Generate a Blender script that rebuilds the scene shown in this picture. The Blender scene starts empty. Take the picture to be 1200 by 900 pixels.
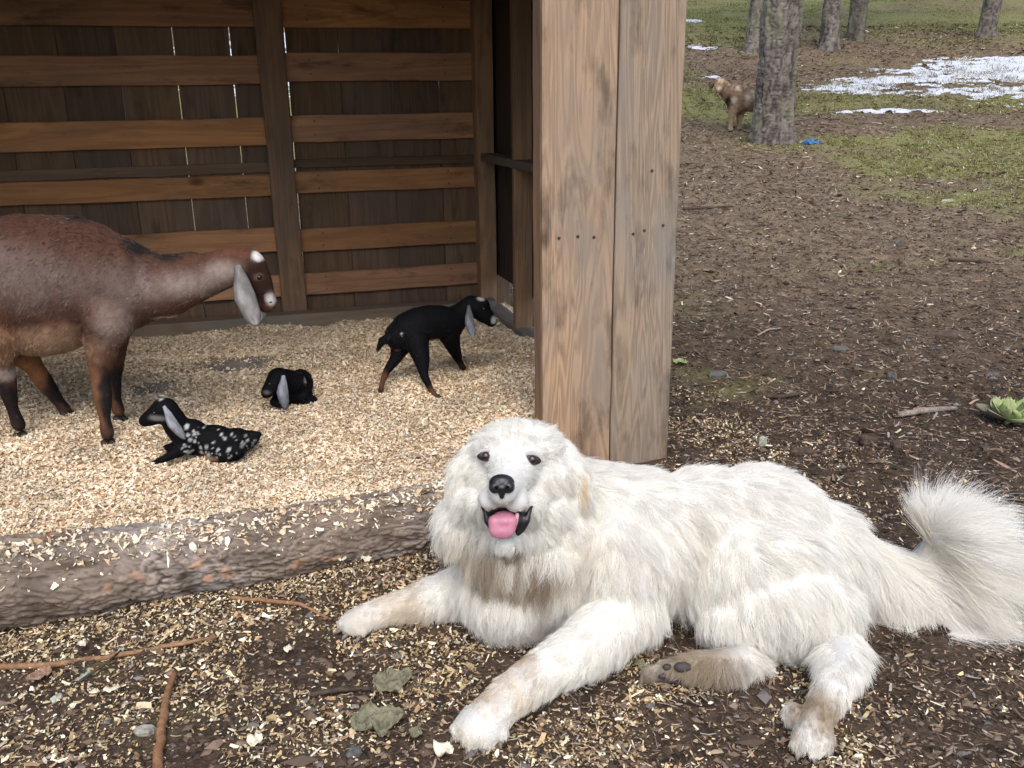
import bpy, bmesh, math, random
import numpy as np
from mathutils import Vector, Matrix, kdtree
from mathutils.bvhtree import BVHTree

# ------------------------------------------------------------------ camera, sky, sun, exposure
scene = bpy.context.scene
COL = scene.collection
FPX, PITCH, ROLL, CAMH = 1050.0, math.radians(17.65), math.radians(-0.7), 1.25   # focal length in photo pixels (1200 wide)
camd = bpy.data.cameras.new('camera'); cam = bpy.data.objects.new('camera', camd); COL.objects.link(cam)
camd.sensor_width = 36; camd.lens = 36 * FPX / 1200; camd.clip_start = 0.05; camd.clip_end = 600
cam.matrix_world = Matrix.Translation((0, 0, CAMH)) @ Matrix.Rotation(math.pi/2 - PITCH, 4, 'X') @ Matrix.Rotation(ROLL, 4, 'Z')
scene.camera = cam

SUN_EL, SUN_AZ = math.radians(52), math.radians(176)     # azimuth clockwise from +Y: behind the camera
world = bpy.data.worlds.new('World'); scene.world = world; world.use_nodes = True
wn = world.node_tree.nodes; wl = world.node_tree.links
bg = wn['Background']; sky = wn.new('ShaderNodeTexSky'); sky.sky_type = 'NISHITA'; sky.sun_disc = False
sky.sun_elevation = SUN_EL; sky.sun_rotation = SUN_AZ; sky.air_density = 1.0; sky.dust_density = 2.5; sky.ozone_density = 1.0
wl.new(sky.outputs[0], bg.inputs[0]); bg.inputs[1].default_value = 0.15
sund = bpy.data.lights.new('sun', 'SUN'); sun = bpy.data.objects.new('sun', sund); COL.objects.link(sun)
sund.energy = 1.35; sund.angle = math.radians(60); sund.color = (1.0, 0.97, 0.93)
sd = Vector((math.sin(SUN_AZ)*math.cos(SUN_EL), math.cos(SUN_AZ)*math.cos(SUN_EL), math.sin(SUN_EL)))
sun.rotation_euler = sd.to_track_quat('Z', 'Y').to_euler(); sun.location = (-3, -4, 8)
scene.view_settings.view_transform = 'Standard'; scene.view_settings.look = 'None'
scene.view_settings.gamma = 1.0; scene.view_settings.use_curve_mapping = False
scene.view_settings.exposure = 0.8
scene.render.engine = 'CYCLES'
scene.cycles.use_denoising = True
scene.cycles.use_adaptive_sampling = True; scene.cycles.adaptive_threshold = 0.02
scene.cycles.max_bounces = 8; scene.cycles.diffuse_bounces = 5; scene.cycles.transparent_max_bounces = 8
scene.cycles_curves.shape = 'RIBBONS'

# ------------------------------------------------------------------ photo pixel -> direction, point at a given world y or height
CM = np.array(cam.matrix_world.to_3x3()); CO = np.array([0, 0, CAMH])
def ray(px, py): return CM @ np.array([(px-600)/FPX, -(py-450)/FPX, -1.0])
def W(px, py, y): d = ray(px, py); return CO + d*(y/d[1])
def G(px, py, z=0.0): d = ray(px, py); return CO + d*((z-CAMH)/d[2])
rng = np.random.default_rng(7)

# ------------------------------------------------------------------ noise
def _hash(ix, iy, seed):
    h = (ix.astype(np.int64)*374761393 + iy.astype(np.int64)*668265263 + seed*974711) & 0x7fffffff
    h = ((h ^ (h >> 13))*1274126177) & 0x7fffffff
    return ((h ^ (h >> 16)) & 0xffff) / 65535.0
def vnoise(x, y, seed=0):
    x = np.asarray(x, float); y = np.asarray(y, float)
    ix = np.floor(x); iy = np.floor(y); fx = x-ix; fy = y-iy
    fx = fx*fx*(3-2*fx); fy = fy*fy*(3-2*fy)
    a = _hash(ix, iy, seed); b = _hash(ix+1, iy, seed); c = _hash(ix, iy+1, seed); d = _hash(ix+1, iy+1, seed)
    return (a*(1-fx)+b*fx)*(1-fy) + (c*(1-fx)+d*fx)*fy
def fbm(x, y, oct=4, seed=0, gain=0.5):
    s = 0; a = 1; t = 0
    for k in range(oct):
        s = s + a*vnoise(x*2**k + 17.3*k, y*2**k - 9.1*k, seed+k); t += a; a *= gain
    return s/t
def voronoi(x, y, seed=0, wrap=None):
    """distance to nearest, second nearest, cell id"""
    ix = np.floor(x); iy = np.floor(y)
    f1 = np.full(x.shape, 9.0); f2 = f1.copy(); cid = np.zeros(x.shape)
    for dx in (-1, 0, 1):
        for dy in (-1, 0, 1):
            cx = ix+dx; cy = iy+dy
            hy = cy if wrap is None else np.mod(cy, wrap)
            px = cx+_hash(cx, hy, seed); py = cy+_hash(cx, hy, seed+5)
            d = np.hypot(px-x, py-y); h = _hash(cx, hy, seed+9)
            m = d < f1
            f2 = np.where(m, f1, np.minimum(f2, d)); cid = np.where(m, h, cid); f1 = np.where(m, d, f1)
    return f1, f2, cid
def sstep(a, b, x): t = np.clip((x-a)/(b-a), 0, 1); return t*t*(3-2*t)

# ------------------------------------------------------------------ objects
def tag(o, label=None, cat=None, group=None, kind=None):
    if label: o['label'] = label
    if cat: o['category'] = cat
    if group: o['group'] = group
    if kind: o['kind'] = kind
    return o
def empty(name, loc=(0, 0, 0), parent=None):
    o = bpy.data.objects.new(name, None); COL.objects.link(o); o.location = loc; o.empty_display_size = 0.1
    if parent: o.parent = parent
    return o
def link(name, me, parent=None):
    o = bpy.data.objects.new(name, me); COL.objects.link(o)
    if parent:
        o.parent = parent
        o.matrix_parent_inverse = Matrix.Translation(-Vector(parent.location)) if parent.type == 'EMPTY' else Matrix.Identity(4)
    return o
def fastmesh(name, V, F, mat=None, cols=None, smooth=False):
    """V (n,3), F (m,k) equal-sized faces"""
    V = np.asarray(V, np.float32); F = np.asarray(F, np.int32); me = bpy.data.meshes.new(name)
    m, k = F.shape
    me.vertices.add(len(V)); me.vertices.foreach_set('co', V.ravel())
    me.loops.add(m*k); me.loops.foreach_set('vertex_index', F.ravel())
    me.polygons.add(m); me.polygons.foreach_set('loop_start', np.arange(0, m*k, k, dtype=np.int32))
    me.update(calc_edges=True)
    me.polygons.foreach_set('use_smooth', np.full(m, smooth))
    if cols is not None:
        a = me.color_attributes.new('Col', 'FLOAT_COLOR', 'POINT')
        a.data.foreach_set('color', np.c_[cols, np.ones(len(V))].astype(np.float32).ravel())
    if mat: me.materials.append(mat)
    return me
def gridfaces(nu, nv, wrapv=False):
    i, j = np.meshgrid(np.arange(nu-1), np.arange(nv if wrapv else nv-1), indexing='ij')
    j2 = (j+1) % nv
    return np.stack([i*nv+j, (i+1)*nv+j, (i+1)*nv+j2, i*nv+j2], -1).reshape(-1, 4)

# ------------------------------------------------------------------ materials
class NT:
    def __init__(s, name):
        s.m = bpy.data.materials.new(name); s.m.use_nodes = True; s.t = s.m.node_tree; s.n = s.t.nodes
        s.b = s.n['Principled BSDF']; s.out = s.n['Material Output']
    def new(s, t, **kw):
        n = s.n.new('ShaderNode'+t)
        for k, v in kw.items():
            if k in n.inputs: s.set(n.inputs[k], v)
            else: setattr(n, k, v)
        return n
    def set(s, i, v):
        if isinstance(v, bpy.types.NodeSocket): s.t.links.new(v, i)
        else: i.default_value = v
    def mix(s, f, a, b, mode='MIX'):
        n = s.n.new('ShaderNodeMix'); n.data_type = 'RGBA'; n.blend_type = mode
        for i, v in ((0, f), (6, a), (7, b)):
            if isinstance(v, tuple) and len(v) == 3: v = v+(1,)
            s.set(n.inputs[i], v)
        return n.outputs[2]
    def math(s, op, a, b=0.0, clamp=False):
        n = s.n.new('ShaderNodeMath'); n.operation = op; n.use_clamp = clamp; s.set(n.inputs[0], a); s.set(n.inputs[1], b); return n.outputs[0]
    def ramp(s, f, stops):
        n = s.n.new('ShaderNodeValToRGB'); s.set(n.inputs[0], f); e = n.color_ramp.elements
        while len(e) < len(stops): e.new(0.5)
        for k, (p, c) in enumerate(stops):
            e[k].position = p; e[k].color = (c, c, c, 1) if isinstance(c, (int, float)) else tuple(c)+(1,)
        return n.outputs[0]
    def noise(s, vec=None, scale=5.0, detail=4.0, rough=0.55, dist=0.0):
        n = s.new('TexNoise'); n.inputs['Scale'].default_value = scale; n.inputs['Detail'].default_value = detail
        n.inputs['Roughness'].default_value = rough; n.inputs['Distortion'].default_value = dist
        if vec is not None: s.set(n.inputs['Vector'], vec)
        return n.outputs[0]
    def mapping(s, vec, scale=(1, 1, 1), loc=(0, 0, 0)):
        n = s.new('Mapping'); s.set(n.inputs[0], vec); s.set(n.inputs[1], loc); s.set(n.inputs[3], scale); return n.outputs[0]
    def bump(s, h, strength=0.4, dist=0.01):
        n = s.new('Bump'); n.inputs['Strength'].default_value = strength; n.inputs['Distance'].default_value = dist
        s.set(n.inputs['Height'], h); s.t.links.new(n.outputs[0], s.b.inputs['Normal'])
    def base(s, c, rough=0.8, spec=0.3):
        if isinstance(c, tuple) and len(c) == 3: c = c+(1,)
        s.set(s.b.inputs['Base Color'], c); s.set(s.b.inputs['Roughness'], rough); s.set(s.b.inputs['Specular IOR Level'], spec)
        return s.m

def plain_mat(name, c, rough=0.7, spec=0.4, noise_amt=0.25, scale=40.0):
    t = NT(name); co = t.new('TexCoord').outputs['Object']
    f = t.noise(co, scale, 4)
    d = tuple(x*(1-noise_amt) for x in c); l = tuple(min(1, x*(1+noise_amt)) for x in c)
    t.base(t.mix(f, d, l), rough, spec); t.bump(f, 0.2, 0.003); return t.m
def attr_mat(name, rough=0.85, spec=0.2, bump=0.0, mul=1.0, transl=0.0):
    t = NT(name); a = t.new('Attribute'); a.attribute_name = 'Col'
    co = t.new('TexCoord').outputs['Object']; f = t.noise(co, 90, 3)
    c = t.mix(0.5, a.outputs[0], t.mix(f, (0.6, 0.6, 0.6), (1.25, 1.25, 1.25)), 'MULTIPLY')
    t.base(c, rough, spec)
    if bump: t.bump(f, bump, 0.002)
    return t.m
def wood_mat(name, light, dark, grey=(0.2, 0.17, 0.15), greyamt=0.4, axis=2, ring=55.0, stain=0.5, bump=0.35, rough=0.75, shift=(0, 0, 0), blots=7.0, st0=0.56):
    """boards: grain runs along the local axis; every board gets its own offset and tint"""
    t = NT(name); co = t.new('TexCoord').outputs['Object']; oi = t.new('ObjectInfo').outputs['Random']
    off = t.new('CombineXYZ', X=t.math('MULTIPLY', oi, 37.0), Y=t.math('MULTIPLY', oi, 91.0), Z=t.math('MULTIPLY', oi, 53.0)).outputs[0]
    v = t.new('VectorMath', operation='ADD'); t.set(v.inputs[0], co); t.set(v.inputs[1], off); v = v.outputs[0]
    sc = [1.0, 1.0, 1.0]; sc[axis] = 0.055
    g = t.mapping(v, tuple(sc), shift)
    fine = t.noise(g, 170, 5, 0.65); mid = t.noise(g, 24, 4, 0.6, 0.6); wide = t.noise(g, 6, 3, 0.5, 1.2)
    lines = t.math('SINE', t.math('ADD', t.math('MULTIPLY', wide, ring), t.math('MULTIPLY', mid, 6.0)))
    lines = t.ramp(t.math('MULTIPLY_ADD', lines, 0.5), [(0.0, 0.0), (1.0, 1.0)]) if False else t.math('ADD', t.math('MULTIPLY', lines, 0.5), 0.5)
    gr = t.math('ADD', t.math('MULTIPLY', lines, 0.45), t.math('MULTIPLY', fine, 0.75))
    c = t.mix(t.math('MULTIPLY', gr, 0.85, True), light, dark)
    sc2 = [1.0, 1.0, 1.0]; sc2[axis] = 0.3
    blot = t.noise(t.mapping(v, tuple(sc2), (3, 1, 7)), blots, 5, 0.6)
    c = t.mix(t.math('MULTIPLY', t.ramp(blot, [(0.42, 0.0), (0.68, 1.0)]), greyamt), c, grey)
    b2 = t.noise(t.mapping(v, tuple(sc2), (13, 5, 2)), 11.0, 5, 0.65)
    c = t.mix(t.math('MULTIPLY', t.ramp(b2, [(st0, 0.0), (st0+0.16, 1.0)]), stain), c, tuple(x*0.22 for x in dark))
    # knots
    vo = t.new('TexVoronoi'); vo.inputs['Scale'].default_value = 3.1; sc3 = [1.0, 1.0, 1.0]; sc3[axis] = 0.55
    t.set(vo.inputs['Vector'], t.mapping(v, tuple(sc3)))
    kn = t.ramp(vo.outputs['Distance'], [(0.03, 1.0), (0.085, 0.0)])
    c = t.mix(t.math('MULTIPLY', kn, 0.75), c, tuple(x*0.2 for x in dark))
    hue = t.new('HueSaturation', Hue=t.math('ADD', t.math('MULTIPLY', oi, 0.005), 0.4975), Saturation=t.math('ADD', t.math('MULTIPLY', oi, 0.15), 0.92),
                Value=t.math('ADD', t.math('MULTIPLY', t.math('FRACT', t.math('MULTIPLY', oi, 7.31)), 0.5), 0.75))
    t.set(hue.inputs['Color'], c)
    t.base(hue.outputs[0], rough, 0.3); t.bump(t.math('ADD', gr, t.math('MULTIPLY', kn, -0.6)), bump, 0.004)
    return t.m

# ------------------------------------------------------------------ bodies: overlapping swept balls fused into one smooth skin
def _sphere(c, r, rot=None, n=18, m=12):
    th = np.linspace(0, 2*np.pi, n, endpoint=False); ph = np.linspace(-np.pi/2, np.pi/2, m)
    V = np.array([[np.cos(p)*np.cos(t), np.cos(p)*np.sin(t), np.sin(p)] for p in ph for t in th])
    V = V*np.asarray(r if np.ndim(r) else (r, r, r))
    if rot is not None: V = V @ np.array(rot).T
    return V+np.asarray(c), gridfaces(m, n, True)
def _cone(p0, p1, r0, r1, n=16):
    p0 = np.asarray(p0, float); p1 = np.asarray(p1, float); a = p1-p0; L = np.linalg.norm(a)
    if L < 1e-6: return np.zeros((0, 3)), np.zeros((0, 4), int)
    a /= L; u = np.cross(a, [0.3, 0.5, 0.81]); u /= np.linalg.norm(u); w = np.cross(a, u)
    th = np.linspace(0, 2*np.pi, n, endpoint=False)
    ring = np.cos(th)[:, None]*u+np.sin(th)[:, None]*w
    V = np.r_[[p0], p0+ring*r0, p1+ring*r1, [p1]]
    F = []
    for k in range(n):
        k2 = (k+1) % n
        F += [[1+k, 1+k2, 1+n+k2, 1+n+k], [0, 1+k2, 1+k, 0], [2*n+1, 1+n+k, 1+n+k2, 2*n+1]]
    return V, F
def rot_to(d, up=(0, 0, 1)):
    """columns: x along d"""
    d = np.asarray(d, float); d = d/np.linalg.norm(d); y = np.cross(up, d); y /= np.linalg.norm(y); z = np.cross(d, y)
    return np.stack([d, y, z], 1)
def organic(name, prims, voxel=0.008, smooth=6, fac=0.5):
    """prims: ('e', centre, radii, rot) ball  |  ('c', [(pt, r), ...]) tapered limb. returns a welded mesh"""
    V = []; F = []; n = 0
    def add(v, f):
        nonlocal n
        V.extend(np.asarray(v).tolist()); F.extend([[i+n for i in dict.fromkeys(list(q))] for q in f]); n += len(v)
    for p in prims:
        if p[0] == 'e': add(*_sphere(p[1], p[2], p[3] if len(p) > 3 else None))
        else:
            for (a, r) in p[1]: add(*_sphere(a, r))
            for (a, r), (b, s) in zip(p[1], p[1][1:]): add(*_cone(a, b, r, s))
    me = bpy.data.meshes.new(name+'_raw'); me.from_pydata(V, [], [f for f in F if len(set(f)) > 2]); me.update()
    bm = bmesh.new(); bm.from_mesh(me); bmesh.ops.remove_doubles(bm, verts=bm.verts, dist=1e-6)
    bmesh.ops.recalc_face_normals(bm, faces=bm.faces); bm.to_mesh(me); bm.free()
    o = bpy.data.objects.new(name+'_raw', me); COL.objects.link(o)
    r = o.modifiers.new('r', 'REMESH'); r.mode = 'VOXEL'; r.voxel_size = voxel
    s = o.modifiers.new('s', 'SMOOTH'); s.factor = fac; s.iterations = smooth
    dg = bpy.context.evaluated_depsgraph_get(); dg.update()
    out = bpy.data.meshes.new_from_object(o.evaluated_get(dg)); out.name = name
    bpy.data.objects.remove(o); bpy.data.meshes.remove(me)
    out.polygons.foreach_set('use_smooth', np.full(len(out.polygons), True))
    return out
def mesh_arrays(me):
    me.calc_loop_triangles(); V = np.empty(len(me.vertices)*3); me.vertices.foreach_get('co', V); V = V.reshape(-1, 3)
    N = np.empty(len(V)*3); me.vertices.foreach_get('normal', N); N = N.reshape(-1, 3)
    T = np.empty(len(me.loop_triangles)*3, np.int32); me.loop_triangles.foreach_get('vertices', T); return V, N, T.reshape(-1, 3)
def set_cols(me, cols):
    a = me.color_attributes.new('Col', 'FLOAT_COLOR', 'POINT')
    a.data.foreach_set('color', np.c_[cols, np.ones(len(cols))].astype(np.float32).ravel())
def paint(P, base, blobs, jitter=0.0, seed=3):
    """coat markings: blobs of colour (centre, radius, colour, softness 0..1) laid over a base, edges made uneven"""
    C = np.tile(np.asarray(base, float), (len(P), 1))
    n = fbm(P[:, 0]*38+P[:, 2]*21, P[:, 1]*35-P[:, 2]*33, 3, seed)-0.5
    for b in blobs:
        c, r, col, soft = b[:4]; r = np.asarray(r if np.ndim(r) else (r, r, r))
        d = np.linalg.norm((P-np.asarray(c))/r, axis=1)+n*0.5
        w = 1-sstep(1-soft, 1+soft*0.3, d)
        C = C*(1-w[:, None])+np.asarray(col)*w[:, None]
    return C
def fur(name, me, parent, mat, N, anchors, colfn, clump=0.5, nclump=3000, K=6, rad=0.0004, jitter=0.16, lift=0.35, grav=0.25, mask=None, floor=None, lenfn=None, seed=1, wav=0.0, swirl=1.2, lenvar=0.2, clumpvar=0.06):
    """combed hair: anchors (pos, direction, length) set the flow; strands gather in locks"""
    r = np.random.default_rng(seed); V, Nn, T = mesh_arrays(me)
    A = V[T[:, 0]]; B = V[T[:, 1]]; Cc = V[T[:, 2]]
    area = np.linalg.norm(np.cross(B-A, Cc-A), axis=1)
    if mask is not None: area = area*np.clip(mask((A+B+Cc)/3), 0, None)
    ti = r.choice(len(T), N, p=area/area.sum()); a = r.random(N); b = r.random(N); fl = a+b > 1; a[fl] = 1-a[fl]; b[fl] = 1-b[fl]
    P = A[ti]+(B-A)[ti]*a[:, None]+(Cc-A)[ti]*b[:, None]
    n = Nn[T[ti, 0]]*(1-a-b)[:, None]+Nn[T[ti, 1]]*a[:, None]+Nn[T[ti, 2]]*b[:, None]; n /= np.linalg.norm(n, axis=1)[:, None]+1e-9
    ap = np.array([q[0] for q in anchors]); ad = np.array([np.asarray(q[1], float)/np.linalg.norm(q[1]) for q in anchors]); al = np.array([q[2] for q in anchors])
    wgt = 1/(((P[:, None, :]-ap[None])**2).sum(2)+0.0004)**1.7; wgt /= wgt.sum(1)[:, None]
    t = wgt@ad; L = wgt@al
    if lenfn is not None: L = L*lenfn(P)
    t = t-(t*n).sum(1)[:, None]*n*0.85; t /= np.linalg.norm(t, axis=1)[:, None]+1e-9
    # a slow swirl so that the coat is not combed like a brush
    sw = (fbm(P[:, 0]*9+P[:, 1]*4, P[:, 2]*9-P[:, 1]*5, 3, seed+40)-0.5)*swirl
    bt = np.cross(n, t); t = t*np.cos(sw)[:, None]+bt*np.sin(sw)[:, None]
    t = t+r.normal(0, jitter, (N, 3)); L = L*np.clip(r.lognormal(-0.08, lenvar, N), 0.45, 1.7)
    s = np.linspace(0, 1, K)
    def path(P, n, t, L):
        X = [P-n*0.002]; d0 = n*lift+t*(1-lift); gv = np.tile(np.array([0, 0, -grav]), (len(P), 1)); gv = gv-np.minimum((gv*n).sum(1), 0)[:, None]*n
        for k in range(1, K):
            q = s[k]; d = d0*(1-q)+(t+n*0.12)*q+gv*q*q
            d /= np.linalg.norm(d, axis=1)[:, None]+1e-9; X.append(X[-1]+d*(L/(K-1))[:, None])
        return np.stack(X, 1)
    X = path(P, n, t, L)
    ci = r.choice(N, nclump, replace=False); kd = kdtree.KDTree(nclump)
    for k, i in enumerate(ci): kd.insert(P[i], k)
    kd.balance()
    near = np.array([kd.find(p)[1] for p in P]); cl = ci[near]
    w = (clump*s**1.3)[None, :, None]*r.uniform(0.5, 1.1, N)[:, None, None]
    off = X[cl]-P[cl][:, None, :]+P[cl][:, None, :]
    far = np.linalg.norm(P-P[cl], axis=1); w = w*np.clip(1.5-far/0.05, 0, 1)[:, None, None]
    X = X*(1-w)+off*w
    if wav:
        ph = r.uniform(0, 6.28, nclump)[near]; X = X+np.cross(n, t)[:, None, :]*(np.sin(s[None, :]*7+ph[:, None])*wav*np.clip(L/0.05, 0.2, 4)[:, None]*s[None, :])[:, :, None]
    if floor is not None: X[:, :, 2] = np.maximum(X[:, :, 2], floor(X[:, :, 0], X[:, :, 1])+0.002)
    h = bpy.data.hair_curves.new(name); h.add_curves([K]*N)
    h.attributes['position'].data.foreach_set('vector', X.astype(np.float32).ravel())
    ra = h.attributes.get('radius') or h.attributes.new('radius', 'FLOAT', 'POINT')
    rr = rad*(1-0.85*s**1.2)
    ra.data.foreach_set('value', np.tile(rr, N).astype(np.float32))
    ca = h.attributes.new('Col', 'FLOAT_COLOR', 'CURVE'); C = colfn(P)
    C = np.clip(C*r.normal(1, 0.07, (N, 1))*r.normal(1, clumpvar, nclump)[near][:, None], 0.001, 0.95)
    ca.data.foreach_set('color', np.c_[C, np.ones(N)].astype(np.float32).ravel())
    h.materials.append(mat)
    return link(name, h, parent)
def hair_mat(name, spec=0.25, rough=0.5, trans=0.35):
    t = NT(name); a = t.new('Attribute'); a.attribute_name = 'Col'
    t.base(a.outputs[0], rough, spec)
    tr = t.new('BsdfTranslucent'); t.set(tr.inputs[0], a.outputs[0])
    mx = t.new('MixShader'); mx.inputs[0].default_value = trans
    t.t.links.new(t.b.outputs[0], mx.inputs[1]); t.t.links.new(tr.outputs[0], mx.inputs[2]); t.t.links.new(mx.outputs[0], t.out.inputs[0])
    return t.m
def tube(pts, rads, n=8, rough=0.0, seed=0):
    """tapered bent stick with closed ends"""
    r = np.random.default_rng(seed); pts = np.asarray(pts, float); m = len(pts); V = []
    tan = np.gradient(pts, axis=0); tan /= np.linalg.norm(tan, axis=1)[:, None]
    for p, t, q in zip(pts, tan, rads):
        u = np.cross(t, [0.31, 0.22, 0.93]); u /= np.linalg.norm(u); w = np.cross(t, u)
        for k in range(n):
            a = 2*np.pi*k/n; V.append(p+(u*np.cos(a)+w*np.sin(a))*q*(1+rough*r.normal()))
    F = gridfaces(m, n, True).tolist(); F.append(list(range(n))[::-1]); F.append(list(range((m-1)*n, m*n)))
    return V, F
def pymesh(name, V, F, mat=None, smooth=True):
    me = bpy.data.meshes.new(name); me.from_pydata([tuple(v) for v in V], [], F); me.update()
    bm = bmesh.new(); bm.from_mesh(me); bmesh.ops.recalc_face_normals(bm, faces=bm.faces); bm.to_mesh(me); bm.free()
    me.polygons.foreach_set('use_smooth', np.full(len(me.polygons), smooth))
    if mat: me.materials.append(mat)
    return me

# ------------------------------------------------------------------ the lie of the land
_ty = np.array([-200, 2.8, 4.5, 6, 9, 13, 17, 21, 30, 60, 140, 400.]); _tz = np.array([0, 0, .03, .1, .33, .79, 1.5, 2.4, 4.25, 10.5, 19, 30.])
_sy = np.arange(-210, 420, 0.1); _sz = np.interp(_sy, _ty, _tz); _k = np.exp(-0.5*(np.arange(-30, 31)/11.0)**2); _sz = np.convolve(np.pad(_sz, 30, 'edge'), _k/_k.sum(), 'valid')
def hill(x, y): return np.interp(y, _sy, _sz)
def terrain(x, y):
    x = np.asarray(x, float); y = np.asarray(y, float)
    z = hill(x, y)
    near = np.exp(-((y-3.0)/6.0)**2)
    far = sstep(5, 14, y)
    z = z+far*(fbm(x*0.16, y*0.16, 3, 11)-0.5)*0.55
    z = z+sstep(2.9, 4.2, y)*(1-far)*(fbm(x*0.9, y*0.9, 3, 5)-0.5)*0.10
    z = z+(fbm(x*4.5, y*4.5, 4, 21)-0.5)*0.022
    return z
def on_ground(px, py, y0=2.0):
    d = ray(px, py); t = 1.0
    ys = np.linspace(1.0, 90, 20000); pts = CO[None]+d[None]*(ys/d[1])[:, None]
    g = pts[:, 2]-terrain(pts[:, 0], pts[:, 1]); k = np.argmax(g < 0)
    return pts[k] if g[k] < 0 else pts[-1]

def graded(lo, a, b, hi, step, grow=1.12, mx=6.0):
    c = list(np.arange(a, b, step)); s = step; x = a; L = []
    while x > lo: s = min(s*grow, mx); x -= s; L.append(x)
    s = step; x = c[-1]; Rr = []
    while x < hi: s = min(s*grow, mx); x += s; Rr.append(x)
    return np.array(L[::-1]+c+Rr)
gx = graded(-160, -2.0, 3.2, 160, 0.022); gy = graded(-40, 1.2, 5.2, 330, 0.02, 1.05, 6.0)
X, Y = np.meshgrid(gx, gy, indexing='ij')
Z = terrain(X, Y)
clod = (fbm(X*13, Y*13, 4, 33, 0.6)-0.5); lump = sstep(0.55, 0.8, fbm(X*7, Y*7, 3, 35))
Z = Z+clod*0.026+lump*0.022
def grass_amt(x, y):
    reg = np.zeros_like(x)
    for cx, cy, rx, ry, a in ((4.9, 10.2, 1.5, 1.0, 1.0), (6.5, 11.0, 2.5, 1.2, 0.9), (4.4, 8.2, 0.9, 1.2, 0.8), (3.9, 6.7, 0.5, 0.8, 0.7), (5.5, 14.9, 2.6, 0.8, 0.95), (8.5, 14.6, 3.0, 0.9, 0.9), (3.0, 15.5, 1.0, 2.2, 0.85), (3.1, 13.0, 0.5, 0.4, 0.7),
                             (10.6, 24, 4.0, 3.0, 0.95), (5.0, 23.0, 1.8, 3.0, 0.9), (7.5, 26, 4, 3, 0.8), (5.6, 9.0, 1.4, 1.6, 0.8), (4.2, 11.7, 1.2, 0.5, 0.75), (9.0, 18.8, 3.5, 0.8, 0.5), (-6, 14, 5, 6, 0.8), (16, 14, 6, 6, 0.8), (0, 38, 40, 9, 0.85), (10, 30, 9, 4, 0.85)):
        reg = np.maximum(reg, a*np.exp(-(((x-cx)/rx)**2+((y-cy)/ry)**2)))
    return np.clip(reg+0.10*sstep(8, 12, y)+1.25*(fbm(x*0.9, y*1.3, 4, 71)-0.52), 0, 1)
Gr = grass_amt(X, Y)
gt = NT('dirt')
co = gt.new('TexCoord').outputs['Object']
n1 = gt.noise(co, 0.9, 6, 0.6); n2 = gt.noise(co, 9, 6, 0.65); n3 = gt.noise(co, 60, 4, 0.7)
c = gt.mix(gt.ramp(n2, [(0.3, 0.0), (0.7, 1.0)]), (0.018, 0.012, 0.008), (0.07, 0.047, 0.032))
c = gt.mix(gt.math('MULTIPLY', gt.ramp(n3, [(0.45, 0.0), (0.75, 1.0)]), 0.6), c, (0.15, 0.112, 0.08))
sep = gt.new('SeparateXYZ'); gt.set(sep.inputs[0], co)
# reddish needle litter further off, then thin turf
dist = gt.ramp(gt.math('MULTIPLY', sep.outputs[1], 1/40.0), [(0.085, 0.0), (0.16, 1.0)])
lit = gt.mix(gt.ramp(gt.math('ADD', gt.math('MULTIPLY', n2, 0.5), gt.math('MULTIPLY', gt.noise(co, 22, 5, 0.75), 0.5)), [(0.36, 0.0), (0.62, 1.0)]), (0.06, 0.041, 0.026), (0.26, 0.195, 0.125))
c = gt.mix(gt.math('MULTIPLY', dist, 0.85), c, lit)
ga = gt.new('Attribute'); ga.attribute_name = 'Col'; gs = gt.new('SeparateColor'); gt.set(gs.inputs[0], ga.outputs[0])
gmask = gt.ramp(gt.math('ADD', gs.outputs[0], gt.math('MULTIPLY', gt.math('SUBTRACT', gt.noise(co, 3.5, 6, 0.7), 0.5), 1.1)), [(0.25, 0.0), (0.75, 0.85)])
grassc = gt.mix(n2, (0.105, 0.115, 0.03), (0.29, 0.275, 0.11))
c = gt.mix(gmask, c, grassc)
gt.base(c, 0.9, 0.15); gt.bump(gt.math('ADD', n2, gt.math('MULTIPLY', n3, 0.5)), 0.8, 0.02)
ground = link('ground', fastmesh('ground', np.stack([X, Y, Z], -1).reshape(-1, 3), gridfaces(len(gx), len(gy)), gt.m, np.repeat(Gr.reshape(-1, 1), 3, 1), smooth=True))
tag(ground, kind='structure')
_bvh = None

# old snow lying in torn patches on the slope
sx = np.arange(-8, 14, 0.05); sy = np.arange(10.5, 27, 0.06)
X, Y = np.meshgrid(sx, sy, indexing='ij')
def snow_amt(x, y):
    big = fbm(x*0.35+3, y*0.4, 3, 51); fine = fbm(x*4.2, y*5.0, 5, 57, 0.7)
    reg = np.zeros_like(x)
    for cx, cy, rx, ry, a in ((9.4, 17.6, 2.4, 1.5, 1.25), (7.2, 16.7, 1.5, 0.6, 1.0), (5.9, 15.9, 1.0, 0.7, 0.9), (8.3, 15.4, 2.2, 0.8, 0.85), (9.5, 14.2, 2.0, 0.6, 0.85), (10.6, 15.6, 2.0, 1.1, 1.15), (5.6, 13.75, 0.8, 0.16, 1.1), (4.9, 14.2, 0.5, 0.12, 0.7),
                             (3.6, 17.3, 0.4, 0.2, 0.72), (4.6, 24, 0.4, 0.4, 0.68), (4.2, 20.5, 0.5, 0.4, 0.6), (8.3, 22.5, 0.3, 0.2, 0.8), (-3, 20, 5, 4, 0.9)):
        reg = np.maximum(reg, a*np.exp(-(((x-cx)/rx)**2+((y-cy)/ry)**2)))
    return np.where(reg < 0.3, -0.3, reg*0.66+0.2*(big-0.5)+1.0*(fine-0.5)*1.7*np.clip(reg*2-0.3, 0, 1)-0.36)
am = snow_amt(X, Y)
Z = terrain(X, Y)+np.clip(am, -0.25, 0.25)*0.10+0.008
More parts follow.
